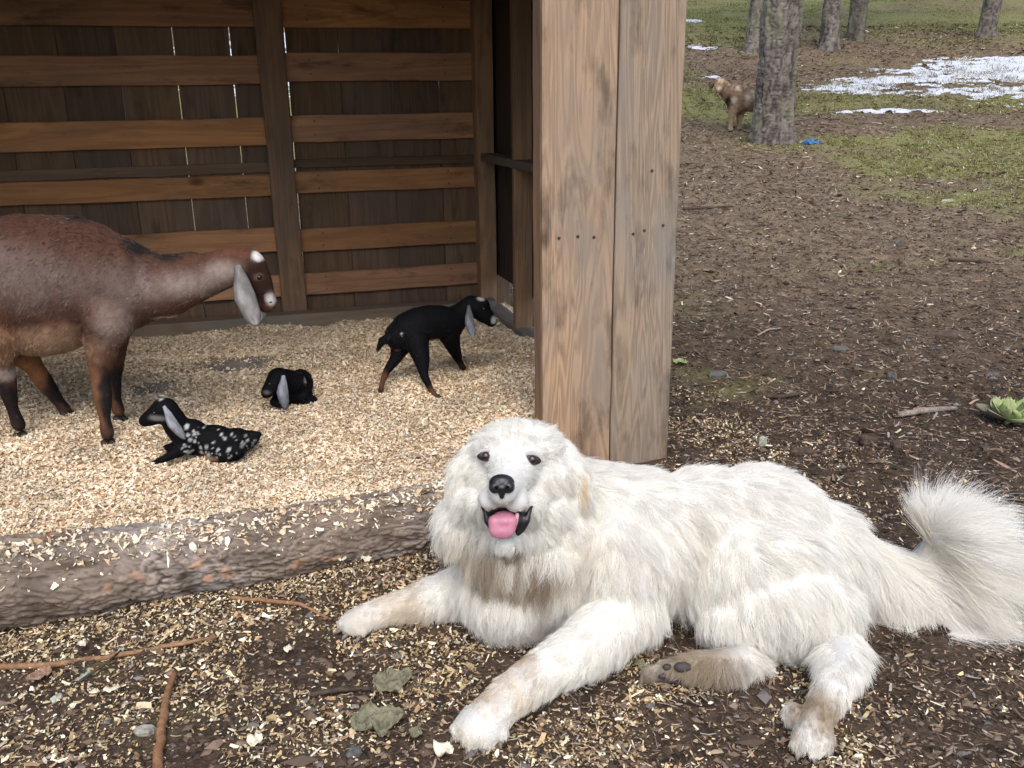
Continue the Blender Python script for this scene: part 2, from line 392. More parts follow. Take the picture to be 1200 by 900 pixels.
keep = (am > -0.2).reshape(-1); fc = gridfaces(len(sx), len(sy)); fc = fc[keep[fc].all(1)]
used = np.unique(fc); re = np.zeros(X.size, int); re[used] = np.arange(len(used))
st = NT('old_snow'); n = st.noise(st.new('TexCoord').outputs['Object'], 7, 5); st.base(st.mix(n, (0.44, 0.465, 0.50), (0.66, 0.69, 0.72)), 0.6, 0.3); st.bump(n, 0.4, 0.02)
sn = link('snow', fastmesh('snow', np.stack([X, Y, Z], -1).reshape(-1, 3)[used], re[fc], st.m, smooth=True))
tag(sn, 'torn patches of old white snow lying on the slope', 'snow', kind='stuff')

# ------------------------------------------------------------------ the shelter's own axes: U along its open front, V into it
TH = math.radians(16.3); U = np.array([math.cos(TH), math.sin(TH), 0]); Vv = np.array([-math.sin(TH), math.cos(TH), 0]); ZZ = np.array([0, 0, 1.0])
SO = np.array([0.557, 2.993, 0.0])
def S(u, v, z=0.0): return SO+U*u+Vv*v+ZZ*z
def toS(x, y): dx = x-SO[0]; dy = y-SO[1]; return dx*U[0]+dy*U[1], dx*Vv[0]+dy*Vv[1]

W_back = wood_mat('dark_back_boards', (0.17, 0.105, 0.06), (0.075, 0.043, 0.024), (0.09, 0.07, 0.055), 0.6)
W_rail = wood_mat('orange_brown_rails', (0.47, 0.24, 0.115), (0.24, 0.115, 0.053), (0.17, 0.10, 0.06), 0.6, stain=0.75)
W_post = wood_mat('smoky_post', (0.33, 0.195, 0.11), (0.155, 0.092, 0.054), (0.13, 0.095, 0.072), 0.7)
W_front = wood_mat('tan_weathered_board', (0.47, 0.305, 0.178), (0.17, 0.103, 0.058), (0.20, 0.165, 0.13), 0.9, ring=110, stain=0.6, bump=0.7, blots=4.0, st0=0.51)
W_front2 = wood_mat('grey_weathered_board', (0.36, 0.265, 0.18), (0.14, 0.099, 0.066), (0.20, 0.18, 0.155), 1.0, ring=120, stain=0.6, bump=0.7, blots=4.5, st0=0.52)
W_side_shade = wood_mat('shade_toned_side_boards', (0.06, 0.042, 0.03), (0.03, 0.02, 0.014), (0.04, 0.034, 0.03), 0.6)  # near-black: the shade behind the corner post put into the boards' colour
W_beam = wood_mat('grey_sill', (0.2, 0.15, 0.11), (0.10, 0.075, 0.055), (0.12, 0.11, 0.1), 0.8)
nail_m = plain_mat('rusty_nail', (0.035, 0.025, 0.02), 0.6, 0.5)

def board(name, c, along, across, thick, L, Wd, Th, mat, parent, seed=0, warp=0.003, rough=0.0015):
    """one sawn board: centre c, length L along 'along', width Wd along 'across', thickness Th along 'thick' (local z = length)"""
    r = np.random.default_rng(seed+int(L*1000)); n = max(4, int(L/0.16)); zs = np.linspace(-L/2, L/2, n); b = min(0.003, Th*0.2)
    prof = np.array([(-Wd/2+b, -Th/2), (Wd/2-b, -Th/2), (Wd/2, -Th/2+b), (Wd/2, Th/2-b), (Wd/2-b, Th/2), (-Wd/2+b, Th/2), (-Wd/2, Th/2-b), (-Wd/2, -Th/2+b)])
    ph = r.uniform(0, 6, 3); V = []
    for z in zs:
        wx = warp*math.sin(z*1.7+ph[0]); wy = warp*math.sin(z*1.3+ph[1]); e = r.normal(0, rough, 2)
        for k, (x, y) in enumerate(prof): V.append((x+wx+(e[0] if x > 0 else e[1]), y+wy, z))
    F = gridfaces(n, 8, True).tolist()+[list(range(8))[::-1], list(range((n-1)*8, n*8))]
    me = pymesh(name, V, F, mat, False); o = link(name, me, parent)
    M = Matrix.Identity(4)
    for k, a in enumerate((across, thick, along)):
        for i in range(3): M[i][k] = a[i]
    for i in range(3): M[i][3] = c[i]
    o.matrix_basis = M
    return o
def nail(parent_board, parent, p, nrm, r=0.005):
    V, F = tube([np.array(p)-nrm*0.006, np.array(p)+nrm*0.0012, np.array(p)+nrm*0.0022], [r, r, r*0.6], 8)
    o = link('nail', pymesh('nail', V, F, nail_m)); o.parent = parent_board; o.matrix_parent_inverse = parent_board.matrix_basis.inverted()
    return o

shed = empty('goat_shelter', S(-0.2, 1.0, 0)); tag(shed, 'open-fronted wooden goat shelter with slatted back wall and pale plank front', 'shelter')
VB = 2.135
seams = [-3.43, -3.172, -2.914, -2.656, -2.399, -2.141, -1.884, -1.626, -1.363, -1.100, -0.841, -0.582, -0.325, -0.067, 0.05]
gap = {-1.626: 0.005, -1.363: 0.004, -1.100: 0.0045, -1.884: 0.0015, -2.399: 0.002}
for k, (a, b) in enumerate(zip(seams, seams[1:])):
    a2 = a+gap.get(a, 0.0012)/2; b2 = b-gap.get(b, 0.0012)/2
    board('back_board', S((a2+b2)/2, VB+0.045+0.002*(k % 2), 0.99), ZZ, U, Vv, 2.0, b2-a2, 0.022, W_back, shed, k, 0.001, 0.0004)
for k, (z, w) in enumerate([(1.665, 0.14), (1.412, 0.135), (1.118, 0.135), (0.848, 0.108), (0.55, 0.125), (0.317, 0.115), (1.90, 0.14)]):
    dz = [0.0, -0.012, -0.012, -0.006, 0.012, 0.0, 0][k]
    board('rail', S(-2.305, VB+0.012, z+dz), U+ZZ*0.004, ZZ, Vv, 2.24, w, 0.024, W_rail, shed, 20+k, 0.002, 0.0012)
    r2 = board('rail', S(-0.63, VB+0.012, z), U, ZZ, Vv, 1.08, w*(0.97+0.05*(k % 2)), 0.024, W_rail, shed, 40+k, 0.002, 0.0012)
    for uu in (-0.99, -0.30):
        for dzz in (-0.03, 0.035): nail(r2, shed, S(uu, VB-0.001, z+dzz), -Vv, 0.004)
board('batten', S(-0.62, VB+0.026, 0.945), U, ZZ, Vv, 1.1, 0.045, 0.014, W_back, shed, 61)
board('batten', S(-1.9, VB+0.026, 0.93), U, ZZ, Vv, 1.4, 0.05, 0.014, W_back, shed, 62)
board('post', S(-1.172, VB-0.022, 1.0), ZZ, U, Vv, 1.9, 0.128, 0.042, W_post, shed, 70, 0.006, 0.002)
board('post', S(-2.72, VB-0.022, 1.0), ZZ, U, Vv, 1.9, 0.12, 0.042, W_post, shed, 71, 0.006, 0.002)
board('corner_post', S(-0.11, VB-0.045, 0.97), ZZ, U, Vv, 1.96, 0.095, 0.088, W_post, shed, 72, 0.002)
board('sill_beam', S(-1.35, VB-0.14, 0.115), U-Vv*0.02, ZZ, Vv, 2.5, 0.16, 0.09, W_beam, shed, 73, 0.004)
# right side wall: upright boards outside, studs and a girt inside
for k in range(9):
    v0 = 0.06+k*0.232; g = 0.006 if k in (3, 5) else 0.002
    board('side_board', S(-0.035, v0+0.116, 1.17), ZZ, Vv, U, 1.72, 0.232-g, 0.022, W_side_shade, shed, 80+k, 0.001, 0.0004)
for k, v in enumerate((1.46, 0.84)):
    board('stud', S(-0.093, v, 1.0), ZZ, Vv, U, 1.88, 0.042, 0.09, W_post, shed, 90+k, 0.002)
board('girt', S(-0.095, 1.09, 0.955), Vv, U, ZZ, 1.92, 0.085, 0.04, W_beam, shed, 95, 0.002)
board('bottom_plate', S(-0.095, 1.07, 0.13), Vv, U, ZZ, 1.95, 0.09, 0.06, W_beam, shed, 96, 0.002)
# left side wall, beyond the picture
for k in range(9):
    board('side_board', S(-3.45, 0.06+k*0.232+0.116, 1.0), ZZ, Vv, U, 1.96, 0.230, 0.022, W_back, shed, 100+k, 0.001, 0.0004)
# plank front beside the opening
fb1 = board('front_board', S(-0.3495, 0.012, 1.04), ZZ, U, Vv, 2.1, 0.245, 0.026, W_front, shed, 120, 0.0012, 0.0006)
fb2 = board('front_board', S(-0.112, 0.014, 1.04), ZZ, U, Vv, 2.1, 0.221, 0.026, W_front2, shed, 122, 0.0012, 0.0006)
board('front_post', S(-0.42, 0.075, 1.02), ZZ, U, Vv, 2.04, 0.088, 0.09, W_post, shed, 123, 0.001)
board('front_post', S(-0.055, 0.075, 1.02), ZZ, U, Vv, 2.04, 0.088, 0.09, W_post, shed, 124, 0.001)
board('front_post', S(-3.40, 0.045, 1.02), ZZ, U, Vv, 2.04, 0.088, 0.09, W_post, shed, 125, 0.001)
def on_front(px, py, vv=0.0):
    o = S(0, vv); d = ray(px, py); return CO+d*(np.dot(o-CO, Vv)/np.dot(d, Vv))
for px, py in ((655, 279), (677, 277), (696, 278)): nail(fb1, shed, on_front(px, py, -0.001), -Vv, 0.0055)
for px, py in ((742, 274), (755, 270), (764, 200), (777, 264)): nail(fb2, shed, on_front(px, py, 0.001), -Vv, 0.005)
# roof
board('header', S(-1.70, 0.035, 2.01), U, ZZ, Vv, 3.5, 0.14, 0.04, W_post, shed, 130)
rt = plain_mat('roof_sheet', (0.22, 0.22, 0.23), 0.5, 0.5)
uu = np.linspace(-3.65, 0.25, 196); rows = [(-0.12, 2.15), (2.40, 1.99)]
Vr = [S(u_, v_, z_+0.012*math.sin(i*1.05)) for (v_, z_) in rows for i, u_ in enumerate(uu)]
me = pymesh('roof', Vr, gridfaces(2, len(uu)).tolist(), rt, True); o = link('roof', me, shed)
sm = o.modifiers.new('thick', 'SOLIDIFY'); sm.thickness = 0.004
for k, u_ in enumerate((-3.3, -2.5, -1.7, -0.9, -0.1)):
    a = S(u_, -0.08, 2.085); b = S(u_, 2.3, 1.935); ax = (b-a)/np.linalg.norm(b-a); board('rafter', (a+b)/2, ax, U, np.cross(ax, U), 2.5, 0.042, 0.09, W_post, shed, 140+k)

# ------------------------------------------------------------------ log across the front of the opening
def bark_field(t, q, seed, fa, fr):
    """furrows for a stem: t metres along, q metres around; returns plate height 0..1, crack 0..1, patch noise"""
    w = fbm(t*7, q*7, 3, seed)-0.5; w2 = fbm(t*2+9, q*3, 3, seed+3)-0.5
    f = np.abs(fbm(t*fa+w*0.9+w2*1.2, q*fr+w*1.6+w2*2.0, 4, seed+11, 0.55)-0.5)*2
    g = np.abs(fbm(t*fr*0.55+w*2, q*fa*2.2+w*2, 3, seed+23)-0.5)*2
    h2 = np.abs(fbm(t*fa*2.6+w*2, q*fr*2.4+w*2, 3, seed+31)-0.5)*2
    crack = np.maximum(1-sstep(0.0, 0.13, f), 0.8*(1-sstep(0.0, 0.07, g))*sstep(0.1, 0.3, f)); crack = np.maximum(crack, 0.55*(1-sstep(0, 0.12, h2)))
    return sstep(0.0, 0.45, f)*0.8+0.2*sstep(0, 0.3, h2), crack, fbm(t*14, q*14, 4, seed+41)
def bark_cols(crack, pn, big, light, dark, flake, fl):
    C = np.array(light)*(0.45+0.95*pn[..., None])*(0.8+0.4*big[..., None]); C = C*(1-crack[..., None]*0.9)+np.array(dark)*crack[..., None]*0.9
    fl = fl[..., None]*(1-crack[..., None]); return C*(1-fl)+np.array(flake)*fl
bark_m = attr_mat('bark', 0.9, 0.12, 0.5)
LL = 2.72
def logr(l): return 0.142-0.05*l
NLG, NAG = 620, 190
Lg, Ag = np.meshgrid(np.linspace(0, 1, NLG), np.linspace(0, 1, NAG, endpoint=False), indexing='ij')
plate, crack, pn = bark_field(Lg*LL, Ag*0.72, 77, 8.0, 30.0)
wv = fbm(Lg*LL*9, Ag*7, 3, 3)-0.5
f1, f2, cid = voronoi(Lg*LL*22+wv*3, Ag*0.72*46+wv*2.4, 15); crack = np.maximum(crack, 0.5*(1-sstep(0.02, 0.12, f2-f1))); plate = plate*0.6+0.4*sstep(0.02, 0.3, f2-f1)+(cid-0.5)*0.32
lump = fbm(Lg*LL*3.0, Ag*3.0, 3, 7)-0.5
lump = lump*sstep(0, 0.1, Ag)*sstep(0, 0.1, 1-Ag)
Rr = logr(Lg)*(1+lump*0.22)+(plate-0.6)*0.0085-crack*0.004+(pn-0.5)*0.006
big = fbm(Lg*LL*2.2, Ag*2.5, 3, 19); fl = sstep(0.66, 0.70, fbm(Lg*LL*13+40, Ag*9, 3, 29))
Cl = bark_cols(crack, pn, big, (0.265, 0.215, 0.18), (0.035, 0.026, 0.02), (0.33, 0.18, 0.105), np.maximum(fl*(cid > 0.75), (cid > 0.98)*0.7))*(0.75+0.5*cid[..., None])
li = sstep(0.56, 0.68, fbm(Lg*LL*7, Ag*6+30, 4, 39))[..., None]*0.55; Cl = Cl*(1-li)+np.array([0.34, 0.31, 0.29])*(0.6+0.7*pn[..., None])*li
mo = sstep(0.5, 0.62, fbm(Lg*LL*3+7, Ag*3, 3, 49))[..., None]*0.5; Cl = Cl*(1-mo)+np.array([0.14, 0.10, 0.07])*(0.5+pn[..., None])*mo
Ag = Ag*2*np.pi-np.pi/2
uL = -3.25+Lg*LL; vL = -0.43+(uL+2.05)*0.115+0.02*np.sin(Lg*5); zL = logr(Lg)-0.034+0.008*np.sin(Lg*7)
P3 = SO[None, None]+U*uL[..., None]+Vv*(vL+np.cos(Ag)*Rr)[..., None]+ZZ*(zL+np.sin(Ag)*Rr)[..., None]
Vl = P3.reshape(-1, 3); Fl = gridfaces(NLG, NAG, True).tolist()
lm = bpy.data.meshes.new('log'); ends = [P3[0].mean(0), P3[-1].mean(0)]; nV = len(Vl)
Fl += [[nV, k, (k+1) % NAG] for k in range(NAG)]+[[nV+1, (NLG-1)*NAG+(k+1) % NAG, (NLG-1)*NAG+k] for k in range(NAG)]
lm.from_pydata(np.r_[Vl, ends].tolist(), [], Fl); lm.update(); lm.polygons.foreach_set('use_smooth', np.full(len(lm.polygons), True))
set_cols(lm, np.r_[Cl.reshape(-1, 3), [[0.4, 0.28, 0.17]]*2]); lm.materials.append(bark_m)
log = link('log', lm); tag(log, 'long bark-covered log lying across the front of the shelter', 'log')

# ------------------------------------------------------------------ bedding of wood shavings inside
HOLLOWS = [(-0.284, 3.32, 0.07, 0.022), (-0.53, 3.43, 0.07, 0.02), (-0.20, 3.71, 0.07, 0.015), (-1.02, 2.76, 0.2, 0.012), (-0.88, 3.28, 0.13, 0.012), (-1.40, 2.88, 0.07, 0.02), (-1.47, 3.15, 0.07, 0.02), (-1.75, 2.98, 0.07, 0.02), (-1.67, 3.18, 0.07, 0.02), (-0.75, 2.95, 0.06, 0.02), (-0.55, 2.85, 0.05, 0.018), (-0.9, 3.6, 0.07, 0.02), (-0.6, 3.75, 0.06, 0.02), (-1.15, 3.35, 0.08, 0.02), (-0.35, 3.0, 0.06, 0.02), (-0.7, 2.62, 0.06, 0.018)]
def bed_z(x, y):
    u, v = toS(x, y)
    z = 0.135+(fbm(x*3.1, y*3.1, 3, 61)-0.5)*0.06+(fbm(x*9, y*9, 3, 63)-0.5)*0.034
    z = z-0.018*np.exp(-(((u+1.50)/0.22)**2+((v-1.28)/0.14)**2))          # scraped bare patch
    z = z+0.05*np.exp(-(((u+0.18)/0.10)**2+((v-1.05)/0.3)**2))
    for hx, hy, hr, hd in HOLLOWS: z = z-hd*np.exp(-(((x-hx)**2+(y-hy)**2)/hr**2))
    lv = -0.43+(u+2.05)*0.115
    z = np.where(v < lv+0.12, z+0.03*(0.12-(v-lv))/0.12*0+0.0, z)
    z = z-0.14*sstep(-0.50, -0.40, u)*(1-sstep(-0.05, 0.25, v))
    return z
bare = lambda u, v: np.exp(-(((u+1.50)/0.26)**2+((v-1.28)/0.15)**2))+np.exp(-(((u+1.82)/0.12)**2+((v-1.05)/0.08)**2))*0.9
us = np.arange(-3.42, 0.02, 0.022); vs = np.arange(-0.55, 2.14, 0.022)
Ug, Vg = np.meshgrid(us, vs, indexing='ij'); Xb = SO[0]+U[0]*Ug+Vv[0]*Vg; Yb = SO[1]+U[1]*Ug+Vv[1]*Vg
Zb = bed_z(Xb, Yb)
Cb = np.array([0.40, 0.29, 0.175])*(0.6+0.8*fbm(Xb*40, Yb*40, 3, 5))[..., None]
bb = np.clip(bare(Ug, Vg)*1.4, 0, 1)[..., None]; Cb = Cb*(1-bb)+np.array([0.21, 0.185, 0.165])*(0.5+fbm(Xb*30, Yb*30, 3, 8))[..., None]*bb
fc = gridfaces(len(us), len(vs)); uf = Ug.reshape(-1)[fc].mean(1); vf = Vg.reshape(-1)[fc].mean(1)
lvf = -0.43+(uf+2.05)*0.115
ok = (vf > lvf-0.01) & ~((uf > -0.47) & (vf < 0.05)); fc = fc[ok]
shav_m = attr_mat('pine_shavings', 0.8, 0.2)
bed = link('shavings_bedding', fastmesh('shavings_bedding', np.stack([Xb, Yb, Zb], -1).reshape(-1, 3), fc, shav_m, Cb.reshape(-1, 3), True))
tag(bed, 'deep pale pine shavings bedding the shelter floor', 'bedding', kind='stuff')

def chips(P, nrm_tilt, Lm, Wm, cols, curl=1.2, seed=0, lift=0.3):
    """curled shavings: P (n,3) centres"""
    r = np.random.default_rng(seed); n = len(P)
    L = Lm*r.lognormal(0, 0.42, n); Wd = Wm*r.lognormal(0, 0.45, n); cu = r.normal(0, curl, n)
    s = np.array([-1, 0, 1.0]); ang = cu[:, None]*s[None]*0.5
    bx = s[None]*L[:, None]/2*np.cos(ang*0.7); bz = L[:, None]*0.22*np.abs(ang)*np.sign(cu)[:, None]
    base = np.stack([np.repeat(bx, 2, 1), np.tile([-.5, .5], (n, 3))*Wd[:, None]*np.repeat(np.array([0.7, 1, 0.75])[None], n, 0).repeat(2, 1), np.repeat(bz, 2, 1)], -1)
    yaw = r.uniform(0, 2*np.pi, n); pit = r.normal(0, nrm_tilt, n); rol = r.normal(0, nrm_tilt*1.6, n)
    cy, sy_, cp, sp, cr, sr = np.cos(yaw), np.sin(yaw), np.cos(pit), np.sin(pit), np.cos(rol), np.sin(rol)
    x, y, z = base[..., 0], base[..., 1], base[..., 2]
    y, z = y*cr[:, None]-z*sr[:, None], y*sr[:, None]+z*cr[:, None]
    x, z = x*cp[:, None]-z*sp[:, None], x*sp[:, None]+z*cp[:, None]
    x, y = x*cy[:, None]-y*sy_[:, None], x*sy_[:, None]+y*cy[:, None]
    V = np.stack([x, y, z], -1)+P[:, None, :]+r.normal(0, 1, (n, 6, 3))*(Wd*0.16)[:, None, None]
    F = (np.arange(n)*6)[:, None, None]+np.array([[0, 2, 3, 1], [2, 4, 5, 3]])[None]
    return V.reshape(-1, 3), F.reshape(-1, 4), np.repeat(cols, 6, 0)
def palette(n, cols, wts, seed, var=0.15):
    r = np.random.default_rng(seed); c = np.array(cols)[r.choice(len(cols), n, p=np.array(wts)/sum(wts))]; return np.clip(c*r.normal(1, var, (n, 1)), 0.004, 0.9)

SH_C = [(0.67, 0.53, 0.355), (0.77, 0.65, 0.48), (0.62, 0.43, 0.26), (0.42, 0.30, 0.19), (0.75, 0.68, 0.55)]
n = 250000; r = rng
uq = r.uniform(-3.0, -0.02, n); vq = r.uniform(-0.52, 2.06, n)
# more pieces where they lie near the opening
lvq = -0.43+(uq+2.05)*0.115
keep = (vq > lvq-0.02) & (r.random(n) > bare(uq, vq)*1.02) & ~((uq > -0.47) & (vq < 0.06))
uq = uq[keep]; vq = vq[keep]; x = SO[0]+U[0]*uq+Vv[0]*vq; y = SO[1]+U[1]*uq+Vv[1]*vq
Pc = np.stack([x, y, bed_z(x, y)+r.uniform(0.0, 0.012, len(x))], -1)
cc = palette(len(x), SH_C, [4, 4, 1.6, 0.6, 2.2], 5, 0.10)
patch = fbm(x*5, y*5, 3, 91); cc = cc*(0.70+0.62*patch)[:, None]
o = link('shavings', fastmesh('shavings', *chips(Pc, 0.36, 0.0112, 0.0050, cc, 1.2, 9)[:2], shav_m, chips(Pc, 0.36, 0.0112, 0.0050, cc, 1.2, 9)[2], False), bed); tag(o, kind='stuff')

# shavings strewn over the log
n = 6000; ll = r.random(n); aa = r.normal(1.75, 0.42, n); ii = np.clip((ll*(NLG-1)).astype(int), 0, NLG-1); jj = (np.mod((aa+np.pi/2)/(2*np.pi), 1)*NAG).astype(int) % NAG
keep = r.random(n) < np.clip(0.25+1.3*(fbm(ll*14, aa*3, 3, 4)-0.4)+np.clip(aa-1.7, 0, 1), 0.04, 1); Pc = P3[ii[keep], jj[keep]]+np.array([0, 0, 0.004])
V_, F_, C_ = chips(Pc, 0.5, 0.015, 0.006, palette(len(Pc), SH_C+[(0.75, 0.68, 0.5)], [3, 3, 1, 1, 2, 3], 8), 1.2, 12)
o = link('shavings_on_log', fastmesh('shavings_on_log', V_, F_, shav_m, C_)); tag(o, 'loose wood shavings strewn over the bark-covered log', 'shavings', kind='stuff')

# ------------------------------------------------------------------ litter on the ground
def gz(x, y):
    return terrain(x, y)+(fbm(x*13, y*13, 4, 33, 0.6)-0.5)*0.026+sstep(0.55, 0.8, fbm(x*7, y*7, 3, 35))*0.022
def in_shed(x, y):
    u, v = toS(x, y); return (u < 0.03) & (u > -3.5) & (v > -0.43+(u+2.05)*0.115) & (v < 2.2) & ~((u > -0.5) & (v < -0.05))
litter_m = attr_mat('litter', 0.85, 0.15)
# shavings kicked out of the shelter
def strewn(x, y):
    u, v = toS(x, y); lv = -0.43+(u+2.05)*0.115
    d = 1.3*np.exp(-((v-lv+0.17)/0.13)**2)*(u < -0.2)
    d = d+0.55*np.exp(-(((x-0.25)/0.45)**2+((y-1.42)/0.22)**2))+0.5*np.exp(-(((x+0.15)/0.35)**2+((y-1.75)/0.25)**2))
    d = d+0.28*np.exp(-((y-1.6)/0.6)**2)*(x < 0.7)+0.10*np.exp(-((y-1.8)/0.8)**2)
    d = d+0.45*np.exp(-(((x-0.75)/0.35)**2+((y-3.0)/0.5)**2))
    return np.clip(d*(0.15+1.7*sstep(0.35, 0.68, fbm(x*6, y*6, 4, 81))), 0, 1)
CREAM = [(0.62, 0.50, 0.31), (0.74, 0.66, 0.49), (0.50, 0.35, 0.19), (0.29, 0.19, 0.105), (0.40, 0.31, 0.17)]
parts_ = []
for n, Lm, Wm, mul, wts in ((150000, 0.0105, 0.0046, 0.5, [3, 2, 2.5, 3, 2]), (150000, 0.0058, 0.0030, 0.8, [2.5, 1.5, 3, 4, 3]), (9000, 0.019, 0.0062, 0.8, [3, 3, 1.5, 1, 1])):
    x = rng.uniform(-1.7, 2.2, n); y = rng.uniform(1.25, 3.9, n)
    k = (rng.random(n) < strewn(x, y)*mul) & ~in_shed(x, y); x = x[k]; y = y[k]
    parts_.append(chips(np.stack([x, y, gz(x, y)+rng.uniform(0.001, 0.007, len(x))], -1), 0.30, Lm, Wm, palette(len(x), CREAM, wts, 21+n % 7, 0.25), 1.3, 22))
o_ = np.cumsum([0]+[len(q[0]) for q in parts_]); V_ = np.concatenate([q[0] for q in parts_]); F_ = np.concatenate([q[1]+o_[i] for i, q in enumerate(parts_)]); C_ = np.concatenate([q[2] for q in parts_])
tag(link('wood_shavings', fastmesh('wood_shavings', V_, F_, litter_m, C_)), 'cream wood shavings scattered over the dark earth before the log', 'shavings', kind='stuff')
# dark crumbs of earth and bark, near ones small, far ones larger
def crumbs(P, size, cols, seed):
    r = np.random.default_rng(seed); n = len(P)
    o = np.array([[1, 0, 0], [-1, 0, 0], [0, 1, 0], [0, -1, 0], [0, 0, 1], [0, 0, -1.]]); F0 = np.array([[0, 2, 4], [2, 1, 4], [1, 3, 4], [3, 0, 4], [2, 0, 5], [1, 2, 5], [3, 1, 5], [0, 3, 5]])
    s = size[:, None]*r.uniform(0.5, 1.3, (n, 3))*np.array([1.5, 1.0, 0.55]); yaw = r.uniform(0, 6.28, n); c, s_ = np.cos(yaw), np.sin(yaw)
    V = o[None]*s[:, None]*r.uniform(0.7, 1.2, (n, 6, 1)); x = V[..., 0]*c[:, None]-V[..., 1]*s_[:, None]; y = V[..., 0]*s_[:, None]+V[..., 1]*c[:, None]
    V = np.stack([x, y, V[..., 2]], -1)+P[:, None]
    return V.reshape(-1, 3), ((np.arange(n)*6)[:, None, None]+F0[None]).reshape(-1, 3), np.repeat(cols, 6, 0)
EARTH = [(0.03, 0.021, 0.015), (0.07, 0.048, 0.034), (0.13, 0.092, 0.066), (0.20, 0.148, 0.108), (0.16, 0.145, 0.13)]
n = 46000; y = 1.25+9.0*rng.random(n)**2.0; x = rng.uniform(-1, 1, n)*(0.75*y+0.6)+0.35*(y > 3)*y
k = ~in_shed(x, y) & (x > -2.6); x = x[k]; y = y[k]
sz = (0.0038+0.0006*y)*rng.lognormal(0, 0.45, len(x))
V_, F_, C_ = crumbs(np.stack([x, y, gz(x, y)+sz*0.2], -1), sz, palette(len(x), EARTH, [1.5, 3, 3, 1.6, 1.0], 31, 0.25), 32)
tag(link('earth_crumbs', fastmesh('earth_crumbs', V_, F_, litter_m, C_)), 'dark crumbs of earth and bark over the bare ground', 'earth', kind='stuff')
# bits of twig, needle and bark: reddish brown to grey, thicker to the right of the shelter
n = 150000; y = 1.3+22*rng.random(n)**1.6; x = rng.uniform(-0.2, 1, n)*(0.75*y+0.4)
k = ~in_shed(x, y) & (rng.random(n) < 0.35+0.9*sstep(2.4, 3.4, y)); x = x[k]; y = y[k]
TW = [(0.11, 0.07, 0.048), (0.20, 0.135, 0.09), (0.30, 0.21, 0.15), (0.29, 0.26, 0.225), (0.55, 0.47, 0.33), (0.05, 0.036, 0.028)]
sc = 0.55+0.17*y
V_, F_, C_ = chips(np.stack([x, y, gz(x, y)+rng.uniform(0.001, 0.008, len(x))], -1), 0.25, 0.022, 0.0032, palette(len(x), TW, [3.5, 3, 1.6, 1.0, 0.6, 3], 41, 0.2), 0.7, 42)
V_ = V_.reshape(-1, 6, 3); c0 = V_.mean(1, keepdims=True); V_ = (c0+(V_-c0)*sc[:, None, None]).reshape(-1, 3)
tag(link('forest_litter', fastmesh('forest_litter', V_, F_, litter_m, C_)), 'brown needles, twigs and bark flakes littering the open ground', 'litter', kind='stuff')
# thin turf
n = 300000; y = rng.uniform(5.5, 34, n); x = rng.uniform(0.12, 0.66, n)*y
k = rng.random(n) < sstep(0.28, 0.85, grass_amt(x, y)+0.5*(fbm(x*3, y*3, 3, 5)-0.5)); x = x[k]; y = y[k]; n = len(x)
b = np.stack([x, y, terrain(x, y)-0.004], -1); hgt = rng.uniform(0.012, 0.04, n); yaw = rng.uniform(0, 6.28, n); wd = 0.002+0.0003*y
sd_ = np.stack([np.cos(yaw), np.sin(yaw), 0*yaw], -1)*wd[:, None]; lean = np.stack([rng.normal(0, 0.6, n), rng.normal(0, 0.6, n), np.ones(n)], -1)*hgt[:, None]
V_ = np.stack([b-sd_, b+sd_, b+lean], 1).reshape(-1, 3); F_ = np.arange(3*n).reshape(-1, 3)
C_ = np.repeat(palette(n, [(0.10, 0.12, 0.025), (0.17, 0.185, 0.05), (0.26, 0.25, 0.10), (0.30, 0.25, 0.15)], [3, 3, 2.5, 1.8], 51), 3, 0)
tag(link('grass', fastmesh('grass', V_, F_, litter_m, C_)), 'thin green turf growing in patches up the slope', 'grass', kind='stuff')

n = 40000; x = rng.uniform(4.5, 12, n); y = rng.uniform(13, 19.5, n); k = (snow_amt(x, y) > -0.05) & (rng.random(n) < sstep(0.4, 0.7, fbm(x*2.5, y*3, 3, 95))); x = x[k]; y = y[k]; n = len(x)
b = np.stack([x, y, terrain(x, y)], -1); hgt = rng.uniform(0.04, 0.10, n); yaw = rng.uniform(0, 6.28, n)
sd_ = np.stack([np.cos(yaw), np.sin(yaw), 0*yaw], -1)*0.007; lean = np.stack([rng.normal(0, 0.7, n), rng.normal(0, 0.7, n), np.ones(n)], -1)*hgt[:, None]
V_ = np.stack([b-sd_, b+sd_, b+lean], 1).reshape(-1, 3); C_ = np.repeat(palette(n, [(0.12, 0.14, 0.04), (0.24, 0.22, 0.10), (0.30, 0.22, 0.13), (0.20, 0.11, 0.07)], [2, 2, 2, 1.5], 52), 3, 0)
tag(link('dead_grass', fastmesh('dead_grass', V_, np.arange(3*n).reshape(-1, 3), litter_m, C_)), 'bleached grass tips poking through the main snow patch', 'grass', kind='stuff')

